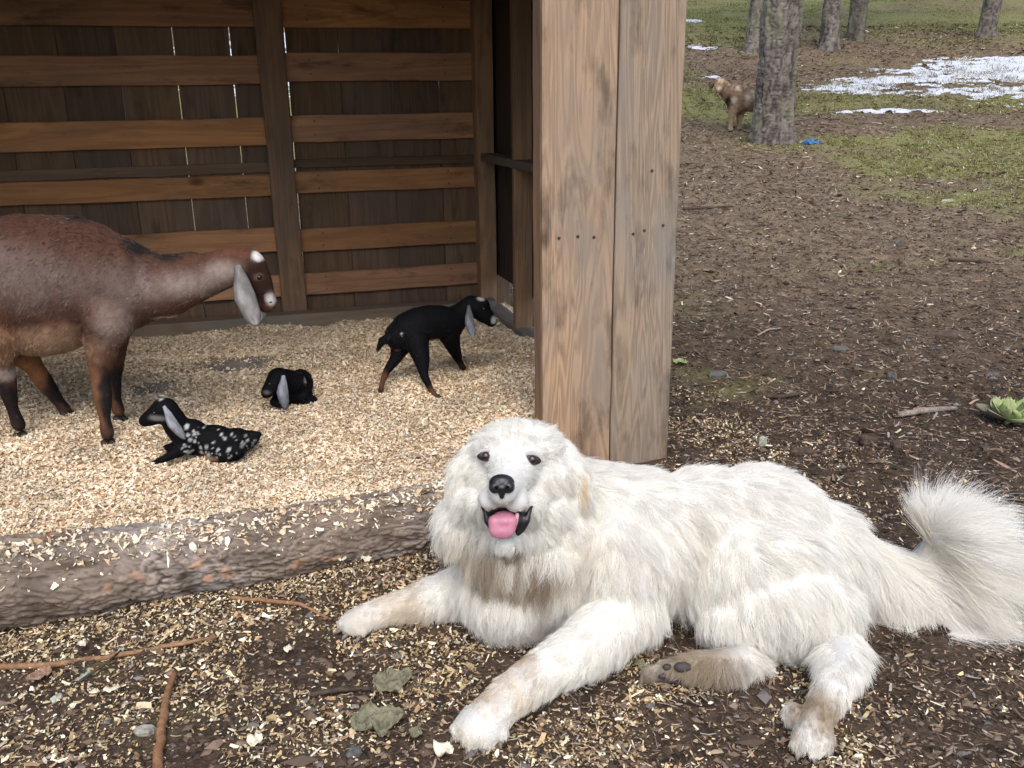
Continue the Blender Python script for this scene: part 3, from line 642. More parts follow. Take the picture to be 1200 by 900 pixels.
# ------------------------------------------------------------------ trees: tall bare trunks, crowns above
needle_m = attr_mat('needles', 0.7, 0.2)
def crown_mesh():
    r = np.random.default_rng(3); Vs = []; Fs = []; Cs = []; n0 = 0
    for z in np.linspace(5.0, 13.6, 30):
        for q in range(4):
            a = r.uniform(0, 6.28); L = (14.3-z)*0.24*r.uniform(0.7, 1.2)+0.4
            t = np.linspace(0, 1, 5); pts = np.stack([np.cos(a)*L*t, np.sin(a)*L*t, z+0.1*L*np.sin(t*3)-0.3*L*t*t], -1)
            n = int(34*L); tt = r.random(n)**0.7; p = np.stack([np.interp(tt, t, pts[:, i]) for i in range(3)], -1)+r.normal(0, 0.09+0.05*L*tt[:, None], (n, 3))*np.array([1, 1, 0.6])
            d = r.normal(0, 1, (n, 3)); d /= np.linalg.norm(d, axis=1)[:, None]; e = np.cross(d, r.normal(0, 1, (n, 3))); e /= np.linalg.norm(e, axis=1)[:, None]
            d *= 0.11; e *= 0.03; Vs.append(np.stack([p-d, p+e, p+d, p-e], 1).reshape(-1, 3)); Fs.append(np.arange(4*n).reshape(-1, 4)+n0); n0 += 4*n
            Cs.append(np.repeat(palette(n, [(0.03, 0.055, 0.02), (0.05, 0.08, 0.03), (0.075, 0.10, 0.04)], [1, 1, 1], int(z*100)+q), 4, 0))
    return fastmesh('crown', np.concatenate(Vs), np.concatenate(Fs), needle_m, np.concatenate(Cs))
def limbs_mesh():
    r = np.random.default_rng(3); Vs = []; Fs = []
    for z in np.linspace(5.0, 13.6, 30):
        for q in range(2):
            a = r.uniform(0, 6.28); L = (14.3-z)*0.22+0.4; t = np.linspace(0, 1, 5)
            V, F = tube(np.stack([np.cos(a)*L*t, np.sin(a)*L*t, z+0.1*L*np.sin(t*3)-0.3*L*t*t], -1), 0.03*(1-t*0.85), 5); Fs += [[i+len(Vs) for i in f] for f in F]; Vs += list(V)
    return pymesh('limbs', Vs, Fs, trunk_brown)
trunk_brown = plain_mat('limb_bark', (0.10, 0.075, 0.06), 0.9, 0.1)
CROWN = crown_mesh(); LIMBS = limbs_mesh()
def tree(px, py, wpx, label, seed, lean=(0, 0), crease=None, tint=1.0, nl=420, na=72):
    b = on_ground(px, py); dpt = float(np.linalg.norm(b-CO)); r0 = wpx/FPX*dpt/2; Ht = 14.0
    o = empty('pine_tree', b); tag(o, label, 'tree', 'tall bare trunks on the slope')
    lz = np.r_[np.linspace(0, 3.2, nl), np.linspace(3.3, Ht, 60)]
    l = lz/Ht; a = np.linspace(0, 1, na, endpoint=False); Lg, Ag = np.meshgrid(lz, a, indexing='ij')
    circ = 2*np.pi*r0; plate, crack, pn = bark_field(Lg, Ag*circ, seed, 2.2, max(13.0, 7/circ))
    R_ = r0*(1-0.045*Lg-0.0*l[:, None])*(Lg < 99); R_ = r0*np.interp(Lg, [0, 0.12, 0.35, 1.0, 3, 14], [1.38, 1.15, 1.02, 0.95, 0.88, 0.12])
    R_ = R_*(1+0.12*(fbm(Lg*0.8, np.cos(Ag*6.283)*1.3+np.sin(Ag*6.283)+9, 3, seed+2)-0.5)*2)+(plate-0.6)*min(0.03, r0*0.13)-crack*0.012+(pn-0.5)*0.01
    R_ = R_*(1+0.2*np.exp(-Lg/0.2)*np.sin(Ag*6.283*4+seed)**2)
    if crease is not None:
        da = np.angle(np.exp(1j*(Ag*2*np.pi+np.pi/2-crease))); R_ = R_*(1-0.20*np.exp(-(da/0.2)**2)*np.interp(Lg, [0, 1, 2.5, 4], [1, 0.9, 0.7, 0]))
    cx = lean[0]*Lg+0.02*np.sin(Lg*1.1+seed); cy = lean[1]*Lg+0.02*np.cos(Lg*0.9+seed)
    ang = Ag*2*np.pi+np.pi/2; V = np.stack([b[0]+cx+np.cos(ang)*R_, b[1]+cy+np.sin(ang)*R_, b[2]-0.12+Lg], -1)
    C = bark_cols(crack, pn, fbm(Lg*1.5, Ag*4, 3, seed), (0.24*tint, 0.205*tint, 0.18*tint), (0.06*tint, 0.048*tint, 0.04*tint), (0.3, 0.2, 0.15), 0*pn)
    moss = sstep(0.5, 0.66, fbm(Lg*2, Ag*7, 3, seed+20))[..., None]*0.4; C = C*(1-moss)+np.array([0.20, 0.20, 0.13])*moss
    link('trunk', fastmesh('trunk', V.reshape(-1, 3), gridfaces(len(lz), na, True), bark_m, C.reshape(-1, 3), True), o)
    for nm, me in (('crown', CROWN), ('limbs', LIMBS)):
        c_ = bpy.data.objects.new(nm, me); COL.objects.link(c_); c_.parent = o; c_.rotation_euler.z = seed*1.3; c_.location = (lean[0]*7, lean[1]*7, 0)
    return o
tree(905, 166, 42, 'thick furrowed pine trunk hiding the hindquarters of the spotted goat', 3, (0.012, 0), -1.35, 0.72)
tree(884, 62, 19, 'grey pine trunk rising right behind the thick furrowed trunk', 5, (0.03, 0), None, 0.85, 220, 40)
tree(970, 57, 19, 'grey pine trunk beside the darker slanting trunk uphill of the snow', 7, (-0.01, 0), None, 0.8, 220, 40)
tree(1001, 47, 18, 'dark slightly slanting pine trunk next to the greyer one uphill', 9, (0.05, 0), None, 0.55, 220, 40)
tree(1157, 44, 17, 'lone slender pine trunk standing above the main snow patch', 11, (0.04, 0), None, 0.7, 220, 40)

# ------------------------------------------------------------------ white dog lying by the log
def A_(px, py, y, px2, py2, y2, L): a = W(px, py, y); return (a, W(px2, py2, y2)-a, L)
def surf(bvh, px, py, back=0.0):
    d = ray(px, py); d = d/np.linalg.norm(d); h = bvh.ray_cast(Vector(CO), Vector(d)); return np.array(h[0])+d*back, np.array(h[1])
HC = W(608, 545, 1.90)
dog_prims = [
    ('e', (0.10, 1.97, 0.19), (0.155, 0.165, 0.18)), ('e', (0.29, 2.01, 0.19), (0.23, 0.175, 0.178)), ('e', (0.48, 2.02, 0.188), (0.23, 0.175, 0.18)),
    ('e', (0.60, 2.02, 0.193), (0.20, 0.175, 0.182)), ('e', (0.74, 2.0, 0.155), (0.13, 0.15, 0.145)),
    # near thigh, shank and hind foot
    ('e', (0.585, 1.91, 0.155), (0.20, 0.13, 0.16)), ('e', (0.615, 1.87, 0.115), (0.175, 0.115, 0.115)), ('e', (0.55, 1.83, 0.085), (0.12, 0.075, 0.08)), ('e', (0.635, 1.83, 0.115), (0.16, 0.10, 0.11)),
    ('c', [(W(905, 735, 1.84), 0.06), (W(970, 742, 1.81), 0.065), (W(984, 765, 1.74), 0.052), (G(984, 792, 0.07), 0.040), (G(962, 836, 0.05), 0.033), (G(951, 858, 0.037), 0.032)]),
    ('e', G(953, 862, 0.03), (0.042, 0.05, 0.03)), ('e', G(930, 838, 0.035), (0.022, 0.03, 0.028)),
    ('e', G(936, 872, 0.02), 0.020), ('e', G(955, 876, 0.02), 0.020), ('e', G(970, 868, 0.02), 0.018),
    # far hind foot showing from under the belly
    ('c', [(W(935, 755, 1.86), 0.05), (W(895, 768, 1.83), 0.042), (G(865, 778, 0.043), 0.038), (G(842, 781, 0.044), 0.038), (G(805, 784, 0.042), 0.034), (G(780, 787, 0.03), 0.025)]), ('e', G(762, 784, 0.035), 0.013), ('e', G(758, 790, 0.025), 0.013), ('e', G(764, 796, 0.016), 0.013),
    # right foreleg stretched to the log
    ('c', [((0.03, 1.93, 0.15), 0.11), (G(535, 695, 0.07), 0.062), (G(480, 709, 0.055), 0.043), (G(448, 718, 0.048), 0.037), (G(424, 726, 0.035), 0.036)]),
    ('e', G(420, 728, 0.03), (0.046, 0.04, 0.030)), ('e', G(404, 732, 0.022), (0.022, 0.015, 0.019)), ('e', G(411, 738, 0.020), (0.02, 0.015, 0.018)), ('e', G(424, 740, 0.020), (0.02, 0.016, 0.018)),
    # left foreleg towards the camera
    ('c', [((0.25, 1.90, 0.20), 0.12), ((0.26, 1.84, 0.11), 0.085), (G(690, 757, 0.08), 0.062), (G(640, 785, 0.065), 0.049), (G(598, 815, 0.058), 0.044), (G(572, 840, 0.045), 0.043)]),
    ('e', G(562, 848, 0.035), (0.050, 0.055, 0.034)), ('e', G(538, 855, 0.024), (0.02, 0.024, 0.021)), ('e', G(552, 866, 0.022), (0.02, 0.024, 0.021)), ('e', G(570, 866, 0.022), (0.02, 0.024, 0.021)), ('e', G(587, 857, 0.024), (0.018, 0.024, 0.020)),
    # neck and ruff
    ('e', W(600, 640, 1.92), (0.125, 0.115, 0.11)), ('e', W(600, 690, 1.93), (0.13, 0.12, 0.11)), ('c', [(W(605, 590, 1.97), 0.115), ((0.15, 2.02, 0.255), 0.145), ((0.30, 2.03, 0.21), 0.16)]),
    ('e', W(548, 610, 1.90), 0.07), ('e', W(655, 615, 1.91), 0.08),
    # head
    ('e', W(609, 550, 1.92), (0.142, 0.11, 0.098)), ('e', W(606, 525, 1.90), (0.105, 0.085, 0.060)), ('e', W(602, 600, 1.91), (0.155, 0.105, 0.10)), ('e', W(597, 572, 1.875), (0.095, 0.072, 0.072)), ('e', W(602, 532, 1.845), (0.072, 0.05, 0.045)),
    ('e', W(558, 590, 1.868), 0.05), ('e', W(644, 594, 1.873), 0.054),
    ('c', [(W(602, 550, 1.82), 0.052), (W(594, 566, 1.755), 0.040), (W(589, 575, 1.705), 0.032)]),
    ('e', W(574, 584, 1.735), (0.027, 0.035, 0.023)), ('e', W(605, 586, 1.735), (0.029, 0.035, 0.024)), ('e', W(589, 579, 1.695), (0.028, 0.022, 0.020)), ('c', [(W(560, 588, 1.79), 0.028), (W(566, 600, 1.80), 0.02)]), ('c', [(W(622, 590, 1.795), 0.03), (W(621, 603, 1.80), 0.02)]),
    ('c', [(W(600, 622, 1.86), 0.055), (W(596, 634, 1.78), 0.027), (W(593, 638, 1.75), 0.020)]),
    # tail
    ('c', [((0.80, 2.02, 0.15), 0.075), (W(1058, 690, 2.01), 0.068), (W(1090, 662, 2.02), 0.042), (W(1112, 642, 2.0), 0.04), (W(1102, 618, 1.97), 0.034)]),
    # drop ears
    ('c', [(W(655, 530, 1.905), 0.026), (W(677, 555, 1.888), 0.026), (W(684, 586, 1.88), 0.021)]), ('c', [(W(555, 530, 1.90), 0.024), (W(537, 552, 1.888), 0.024), (W(531, 580, 1.88), 0.019)]),
]
dog = empty('dog', (0.35, 1.95, 0.0)); tag(dog, 'large fluffy white dog lying beside the log with its pink tongue out', 'dog')
dm = organic('body', dog_prims, 0.0068, 9)
skin_m = attr_mat('dog_skin', 0.8, 0.2)
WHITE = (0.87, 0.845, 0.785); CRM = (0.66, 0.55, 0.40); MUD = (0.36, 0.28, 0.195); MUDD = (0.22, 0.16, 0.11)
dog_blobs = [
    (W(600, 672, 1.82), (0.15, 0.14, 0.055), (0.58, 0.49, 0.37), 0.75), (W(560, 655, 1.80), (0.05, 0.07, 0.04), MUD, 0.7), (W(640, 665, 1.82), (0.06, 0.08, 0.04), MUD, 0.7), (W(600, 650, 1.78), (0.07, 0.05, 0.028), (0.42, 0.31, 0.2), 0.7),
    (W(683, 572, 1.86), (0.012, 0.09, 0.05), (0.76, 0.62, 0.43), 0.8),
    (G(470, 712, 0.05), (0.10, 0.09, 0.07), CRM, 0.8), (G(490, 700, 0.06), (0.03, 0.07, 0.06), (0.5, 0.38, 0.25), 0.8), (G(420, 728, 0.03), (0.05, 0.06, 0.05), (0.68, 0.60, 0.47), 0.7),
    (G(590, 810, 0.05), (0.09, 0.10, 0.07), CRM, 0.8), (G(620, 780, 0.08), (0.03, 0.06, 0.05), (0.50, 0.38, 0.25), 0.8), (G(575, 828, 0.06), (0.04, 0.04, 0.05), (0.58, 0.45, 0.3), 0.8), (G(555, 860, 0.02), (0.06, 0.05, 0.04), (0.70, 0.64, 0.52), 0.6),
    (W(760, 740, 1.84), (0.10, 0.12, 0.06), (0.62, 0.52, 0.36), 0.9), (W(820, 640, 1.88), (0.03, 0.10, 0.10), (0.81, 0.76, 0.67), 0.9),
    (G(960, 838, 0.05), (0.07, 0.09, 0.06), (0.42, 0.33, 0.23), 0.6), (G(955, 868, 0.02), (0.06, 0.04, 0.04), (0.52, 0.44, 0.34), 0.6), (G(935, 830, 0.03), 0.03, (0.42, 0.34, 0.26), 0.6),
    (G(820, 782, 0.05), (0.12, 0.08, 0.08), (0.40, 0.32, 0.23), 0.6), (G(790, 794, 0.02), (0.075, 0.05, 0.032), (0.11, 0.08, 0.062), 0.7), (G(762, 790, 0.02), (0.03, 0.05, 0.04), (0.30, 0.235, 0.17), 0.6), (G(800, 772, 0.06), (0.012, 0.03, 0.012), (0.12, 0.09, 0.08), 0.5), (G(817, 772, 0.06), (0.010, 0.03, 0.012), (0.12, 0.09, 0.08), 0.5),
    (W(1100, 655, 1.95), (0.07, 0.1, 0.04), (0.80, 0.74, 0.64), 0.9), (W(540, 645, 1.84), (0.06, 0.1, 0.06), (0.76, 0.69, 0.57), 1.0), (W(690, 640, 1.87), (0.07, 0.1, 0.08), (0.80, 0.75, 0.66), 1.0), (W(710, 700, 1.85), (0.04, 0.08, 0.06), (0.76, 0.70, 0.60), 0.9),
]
def dog_col(P):
    C = paint(P, WHITE, dog_blobs)
    bib = np.exp(-(((P-W(598, 668, 1.82))/np.array([0.13, 0.14, 0.045]))**2).sum(1)); st_ = sstep(0.5, 0.68, fbm(P[:, 0]*70, P[:, 2]*16, 3, 15))*bib*0.75
    return C*(1-st_[:, None])+np.array(MUDD)*st_[:, None]
V, N_, T = mesh_arrays(dm); set_cols(dm, dog_col(V)*(0.66+0.03*np.exp(-((V-W(592, 565, 1.74))**2).sum(1)/0.008))[:, None]); dm.materials.append(skin_m)  # skin toned down: the fur's self-shadow put into its colour
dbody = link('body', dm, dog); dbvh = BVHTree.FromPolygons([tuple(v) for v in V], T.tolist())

def ball(name, c, r, mat, parent, rot=None, n=24, m=16):
    V, F = _sphere(c, r, rot, n, m); return link(name, pymesh(name, V, [list(dict.fromkeys(f)) for f in F.tolist()], mat), parent)
black_m = NT('wet_black'); black_m.base((0.012, 0.011, 0.012), 0.32, 0.5); nb = black_m.noise(black_m.new('TexCoord').outputs['Object'], 420, 3); black_m.bump(nb, 0.35, 0.001); black_m = black_m.m
rim_m = plain_mat('eye_rim', (0.02, 0.015, 0.014), 0.4, 0.4)
iris_m = NT('brown_eye'); iris_m.base((0.022, 0.010, 0.006), 0.08, 0.6); iris_m = iris_m.m
mouth_m = NT('dark_mouth'); mouth_m.base((0.014, 0.011, 0.012), 0.35, 0.4); mouth_m = mouth_m.m
tg = NT('tongue'); tn = tg.noise(tg.new('TexCoord').outputs['Object'], 260, 4); tg.base(tg.mix(tn, (0.40, 0.14, 0.20), (0.52, 0.22, 0.29)), 0.38, 0.4); tg.bump(tn, 0.3, 0.0015); tongue_m = tg.m
# eyes
lid_m = plain_mat('pale_eyelid', (0.42, 0.39, 0.37), 0.7, 0.2)
eyes = []
for px, py in ((569.5, 534), (624, 538)):
    p, nr = surf(dbvh, px, py, 0.0); eyes.append(p); d = (CO-p)/np.linalg.norm(CO-p); rt_ = rot_to(np.array([1, 0.05, -0.05 if px < 600 else -0.22]), d)
    rm = ball('eyelid', p+d*0.001, (0.0205, 0.0125, 0.0085), rim_m, dog, rt_)
    e = ball('eye', p+d*0.0030-rt_[:, 1]*0.0008, (0.0112, 0.0105, 0.0095), iris_m, dog, rt_)
    upv = rt_[:, 1] if rt_[2, 1] > 0 else -rt_[:, 1]
    ux = rt_[:, 0]; Vb = organic('eyelid', [('c', [(p-ux*0.0225-upv*0.0005+d*0.0005, 0.0028), (p-ux*0.012+upv*0.0098+d*0.004, 0.0042), (p+upv*0.0125+d*0.0062, 0.0046), (p+ux*0.012+upv*0.0098+d*0.004, 0.0042), (p+ux*0.0225-upv*0.0012+d*0.0005, 0.0028)])], 0.0012, 3); Vb.materials.append(lid_m); link('eyelid', Vb, dog)
# nose leather
p, nr = surf(dbvh, 588, 569); NOSE = p; d = (CO-p)/np.linalg.norm(CO-p); up = np.array([0, 0.25, 1.0]); up -= up@d*d; up /= np.linalg.norm(up); rg = np.cross(up, d); rg = rg if rg[0] > 0 else -rg
def face(a, b, c): return NOSE+rg*a+up*b+d*c
nose_me = organic('nose', [('e', face(0, 0.005, 0.000), (0.027, 0.018, 0.019)), ('e', face(-0.0135, -0.003, 0.007), 0.0135), ('e', face(0.0135, -0.003, 0.007), 0.0135), ('e', face(0, 0.010, 0.006), (0.018, 0.012, 0.011)), ('c', [(face(0, -0.004, 0.008), 0.010), (face(0, -0.022, 0.004), 0.0055)])], 0.0016, 4)
nose_me.materials.append(black_m); nose = link('nose', nose_me, dog)
hole_m = NT('nostril'); hole_m.base((0.002, 0.002, 0.002), 0.8, 0.1); hole_m = hole_m.m
for s_ in (-1, 1): ball('nostril', face(0.012*s_, -0.004, 0.0168), (0.0055, 0.004, 0.005), hole_m, nose)
# open mouth, tongue
MC = W(594.5, 611, 1.742); dM = (CO-MC)/np.linalg.norm(CO-MC)
def mface(px, py, f): return W(px, py, 1.742)+dM*f
mm = organic('mouth', [('e', mface(594, 608, 0.0), (0.049, 0.030, 0.026)), ('c', [(mface(565, 594, -0.002), 0.004), (mface(569, 600, 0.010), 0.0055), (mface(571, 611, 0.016), 0.0065), (mface(577, 621, 0.018), 0.005)]), ('c', [(mface(607, 625, 0.02), 0.006), (mface(612, 620, 0.018), 0.007), (mface(617, 610, 0.016), 0.0078), (mface(620, 600, 0.007), 0.0055), (mface(623, 594, -0.004), 0.004)])], 0.003, 3)
mm.materials.append(mouth_m); mouth = link('mouth', mm, dog)
tm = organic('tongue', [('e', mface(591, 608, 0.022), (0.027, 0.024, 0.016)), ('c', [(mface(580, 611, 0.030), 0.0145), (mface(580, 622, 0.038), 0.0125)]), ('c', [(mface(599, 611, 0.030), 0.0145), (mface(597, 622, 0.038), 0.0125)]), ('e', mface(589, 618, 0.036), (0.029, 0.012, 0.018)), ('c', [(mface(584, 625, 0.039), 0.0115), (mface(593, 625, 0.039), 0.0115)]), ('e', mface(588.5, 622, 0.040), (0.022, 0.012, 0.014))], 0.0025, 14)
tm.materials.append(tongue_m); link('tongue', tm, dog)
gum_m = NT('gum'); gum_m.base((0.60, 0.33, 0.33), 0.35, 0.4); link('gum', (lambda m_: (m_.materials.append(gum_m.m), m_)[1])(organic('gum', [('c', [(mface(606, 603, 0.024), 0.0045), (mface(605, 612, 0.030), 0.004), (mface(603, 619, 0.034), 0.003)])], 0.0018, 3)), dog)
claw_m = plain_mat('claw', (0.16, 0.13, 0.11), 0.5, 0.4)
for px, py, z, dx, dy in ((399, 738, 0.014, -1, -0.4), (406, 744, 0.013, -0.8, -0.8), (421, 747, 0.013, -0.5, -1), (531, 864, 0.014, -0.4, -1), (548, 876, 0.012, -0.2, -1), (567, 877, 0.012, 0, -1), (586, 868, 0.014, 0.1, -1), (934, 882, 0.012, -0.2, -1), (953, 887, 0.012, 0, -1), (971, 879, 0.012, 0.3, -1)):
    a = G(px, py, z); q = np.array([dx, dy, -0.35]); q /= np.linalg.norm(q)
    Vc, Fc = tube([a-q*0.010, a+q*0.004, a+q*0.010+np.array([0, 0, -0.001]), a+q*0.015+np.array([0, 0, -0.004])], [0.006, 0.0055, 0.0042, 0.0012], 7); link('claw', pymesh('claw', Vc, Fc, claw_m), dog)
pad_m = plain_mat('paw_pad', (0.05, 0.04, 0.036), 0.6, 0.3)
for px, py, rr_ in ((800, 782, (0.02, 0.012, 0.012)), (782, 782, (0.011, 0.008, 0.008)), (777, 792, (0.012, 0.008, 0.008)), (790, 797, (0.012, 0.008, 0.008))):
    p_, _n = surf(dbvh, px, py, -0.001) if dbvh.ray_cast(Vector(CO), Vector(ray(px, py)))[0] else (G(px, py, 0.03), 0); ball('paw_pad', p_, rr_, pad_m, dog, None, 12, 8)

# coat
y1 = 1.9
anch = [
    # face: away from the nose
    A_(589, 556, 1.70, 592, 535, 1.78, 0.007), A_(572, 582, 1.72, 556, 592, 1.76, 0.006), A_(607, 584, 1.72, 625, 596, 1.76, 0.006), A_(589, 586, 1.69, 588, 600, 1.69, 0.004), A_(596, 540, 1.79, 598, 520, 1.83, 0.011),
    A_(570, 550, 1.78, 545, 566, 1.82, 0.014), A_(622, 554, 1.79, 648, 570, 1.83, 0.015), A_(600, 515, 1.83, 602, 485, 1.88, 0.022), A_(565, 515, 1.85, 545, 505, 1.88, 0.026), A_(645, 517, 1.86, 668, 508, 1.90, 0.028),
    A_(605, 495, 1.88, 607, 478, 1.95, 0.028), A_(545, 530, 1.87, 528, 550, 1.9, 0.035), A_(672, 532, 1.89, 692, 555, 1.93, 0.036), A_(682, 565, 1.86, 688, 600, 1.86, 0.026), A_(533, 562, 1.86, 526, 600, 1.86, 0.026), A_(668, 535, 1.865, 680, 565, 1.86, 0.022), A_(543, 532, 1.865, 532, 565, 1.86, 0.022), A_(555, 565, 1.82, 538, 585, 1.85, 0.030), A_(645, 570, 1.83, 662, 592, 1.86, 0.030),
    # cheeks and ruff
    A_(548, 600, 1.82, 520, 635, 1.84, 0.05), A_(640, 605, 1.82, 662, 645, 1.84, 0.05), A_(594, 640, 1.745, 592, 665, 1.75, 0.018), A_(520, 630, 1.88, 505, 680, 1.88, 0.065), A_(690, 620, 1.88, 705, 670, 1.88, 0.06),
    A_(560, 660, 1.82, 552, 705, 1.80, 0.065), A_(600, 665, 1.80, 600, 715, 1.78, 0.065), A_(650, 665, 1.82, 656, 712, 1.81, 0.065), A_(600, 720, 1.82, 600, 770, 1.83, 0.06), A_(650, 725, 1.82, 665, 770, 1.82, 0.055), A_(545, 700, 1.85, 540, 740, 1.85, 0.045),
    # neck, back, flank
    A_(700, 555, 2.0, 735, 575, 2.02, 0.05), A_(720, 620, 1.9, 745, 670, 1.88, 0.06), A_(770, 560, 2.08, 820, 562, 2.1, 0.045), A_(870, 553, 2.1, 915, 560, 2.12, 0.042), A_(780, 640, 1.86, 800, 700, 1.84, 0.06), A_(750, 700, 1.84, 765, 760, 1.83, 0.065), A_(790, 740, 1.84, 790, 785, 1.83, 0.07),
    A_(850, 600, 1.95, 875, 640, 1.92, 0.045), A_(930, 580, 2.05, 965, 615, 2.03, 0.045), A_(980, 625, 2.02, 1010, 670, 2.0, 0.05), A_(1000, 680, 1.92, 1015, 730, 1.9, 0.065), A_(1020, 725, 1.91, 1035, 775, 1.89, 0.10),
    # thigh swirl
    A_(850, 660, 1.83, 845, 715, 1.82, 0.04), A_(900, 640, 1.82, 935, 665, 1.82, 0.042), A_(910, 710, 1.78, 930, 760, 1.77, 0.05), A_(960, 720, 1.79, 975, 770, 1.78, 0.06), A_(870, 740, 1.78, 875, 785, 1.78, 0.055), A_(920, 755, 1.76, 925, 790, 1.75, 0.05), A_(985, 755, 1.76, 985, 800, 1.74, 0.06), A_(965, 775, 1.70, 962, 805, 1.68, 0.045), A_(1005, 765, 1.76, 1008, 800, 1.74, 0.06),
    # legs and feet
    A_(975, 795, 1.66, 968, 825, 1.62, 0.032), A_(962, 825, 1.60, 955, 850, 1.56, 0.018), A_(955, 858, 1.53, 950, 880, 1.48, 0.009), A_(930, 835, 1.60, 926, 850, 1.58, 0.014), A_(850, 780, 1.78, 835, 800, 1.76, 0.025), A_(800, 785, 1.76, 775, 792, 1.75, 0.008), A_(765, 788, 1.75, 752, 792, 1.75, 0.006), A_(870, 790, 1.78, 868, 805, 1.77, 0.03),
    A_(500, 695, 1.9, 475, 715, 1.9, 0.026), A_(460, 712, 1.92, 440, 722, 1.92, 0.018), A_(415, 727, 1.92, 398, 740, 1.92, 0.008), A_(505, 722, 1.88, 495, 738, 1.88, 0.03),
    A_(690, 745, 1.76, 668, 785, 1.74, 0.03), A_(640, 780, 1.68, 620, 808, 1.64, 0.022), A_(600, 812, 1.62, 580, 838, 1.58, 0.018), A_(558, 852, 1.55, 548, 872, 1.52, 0.008), A_(660, 800, 1.70, 655, 822, 1.70, 0.032), A_(720, 775, 1.76, 718, 800, 1.75, 0.04),
    # tail plume
    A_(1045, 695, 1.96, 1070, 760, 1.93, 0.18), A_(1075, 708, 1.97, 1105, 770, 1.93, 0.23), A_(1105, 675, 1.95, 1170, 730, 1.93, 0.26), A_(1120, 638, 1.96, 1190, 650, 1.96, 0.25), A_(1115, 612, 1.96, 1185, 602, 1.98, 0.21), A_(1088, 610, 1.95, 1066, 596, 1.97, 0.05), A_(1102, 606, 1.97, 1120, 585, 1.98, 0.05), A_(1092, 615, 1.92, 1107, 640, 1.90, 0.05), A_(1072, 640, 2.0, 1060, 622, 2.0, 0.05), A_(1040, 655, 2.05, 1075, 655, 2.06, 0.06),
    A_(1100, 698, 1.98, 1145, 765, 1.95, 0.25), A_(1020, 695, 1.93, 1035, 760, 1.91, 0.13),
]
def dmask(P):
    m = np.ones(len(P))
    for e in eyes: m *= np.linalg.norm((P-e)/np.array([0.019, 0.03, 0.0115]), axis=1) > 1
    m *= np.linalg.norm(P-NOSE, axis=1) > 0.020
    m *= np.linalg.norm((P-mface(594, 611, 0.0))/np.array([0.043, 0.05, 0.022]), axis=1) > 1
    tail = np.clip((P[:, 0]-0.9)/0.1, 0, 1); hd = np.exp(-((P-np.array(W(594, 560, 1.78)))**2).sum(1)/0.012)
    pad = np.linalg.norm((P-np.array(G(788, 790, 0.03)))/np.array([0.035, 0.05, 0.022]), axis=1) > 1
    return m*(1+1.6*tail+1.6*hd)*(0.15+0.85*pad)*np.where(P[:, 2] < 0.012, 0.15, 1)
fur_m = hair_mat('white_fur', 0.25, 0.55, 0.35)
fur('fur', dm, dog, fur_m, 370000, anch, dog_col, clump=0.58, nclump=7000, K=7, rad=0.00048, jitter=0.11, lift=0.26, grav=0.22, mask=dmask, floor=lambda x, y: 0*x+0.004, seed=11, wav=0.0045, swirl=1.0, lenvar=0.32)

# ------------------------------------------------------------------ goats
coat_m = hair_mat('goat_coat', 0.10, 0.55, 0.1); doe_coat = hair_mat('doe_coat', 0.35, 0.38, 0.05); kid_coat_m = hair_mat('kid_coat', 0.35, 0.36, 0.05); hide_m = attr_mat('goat_hide', 0.75, 0.08); hoof_m = plain_mat('hoof', (0.03, 0.024, 0.02), 0.5, 0.4)
goat_eye = NT('goat_eye'); goat_eye.base((0.008, 0.006, 0.004), 0.15, 0.4); goat_eye = goat_eye.m
def bedfloor(x, y): return bed_z(x, y)+0.004
def hoof(p, fwd, size, parent, z=None):
    """cloven hoof: two tapered toes"""
    p = np.asarray(p, float); f = np.array([fwd[0], fwd[1], 0.0]); f /= np.linalg.norm(f); sd = np.array([-f[1], f[0], 0])
    pr = [('c', [(p+sd*s_*size*0.42-f*size*0.2+ZZ*size*0.75, size*0.42), (p+sd*s_*size*0.45+f*size*0.55+ZZ*size*0.35, size*0.36), (p+sd*s_*size*0.36+f*size*1.0+ZZ*size*0.26, size*0.22)]) for s_ in (-1, 1)]
    m_ = organic('hoof', pr, size*0.16, 2); m_.materials.append(hoof_m); return link('hoof', m_, parent)
def ear_mesh(name, rootp, tipp, out, width, colr, colt, parent, thick=0.006, bend=0.02):
    """long pendulous ear: a cupped leaf shape with thickness"""
    rootp = np.asarray(rootp, float); tipp = np.asarray(tipp, float); out = np.asarray(out, float); ax = tipp-rootp; L = np.linalg.norm(ax); ax /= L
    sd = np.cross(ax, out); sd /= np.linalg.norm(sd); out = np.cross(sd, ax); nl, nw = 26, 13; V = []; bend = bend*1.3; C = []
    for i, l in enumerate(np.linspace(0, 1, nl)):
        w = width*np.interp(l, [0, 0.12, 0.28, 0.5, 0.8, 0.93, 1.0], [0.22, 0.40, 0.72, 1.0, 0.82, 0.5, 0.1])
        c = rootp+ax*L*l+out*bend*math.sin(l*2.6)
        for j, q in enumerate(np.linspace(-1, 1, nw)):
            V.append(c+sd*(w*q+0.25*w*math.sin(l*3))-out*(q*q*w*0.55-0.12*w*math.sin(l*11+q*3))); n_ = vnoise(np.array([l*9.0]), np.array([q*3.0]), 4)[0]
            C.append(np.array(colr)*(1-l)+np.array(colt)*l if n_ < 2 else colr); C[-1] = C[-1]*(0.55+0.5*n_)*(1-0.35*q*q)
    me = fastmesh(name, V, gridfaces(nl, nw), hide_m, np.array(C), True); o = link(name, me, parent)
    m_ = o.modifiers.new('thick', 'SOLIDIFY'); m_.thickness = thick; m_.offset = 0
    return o, me
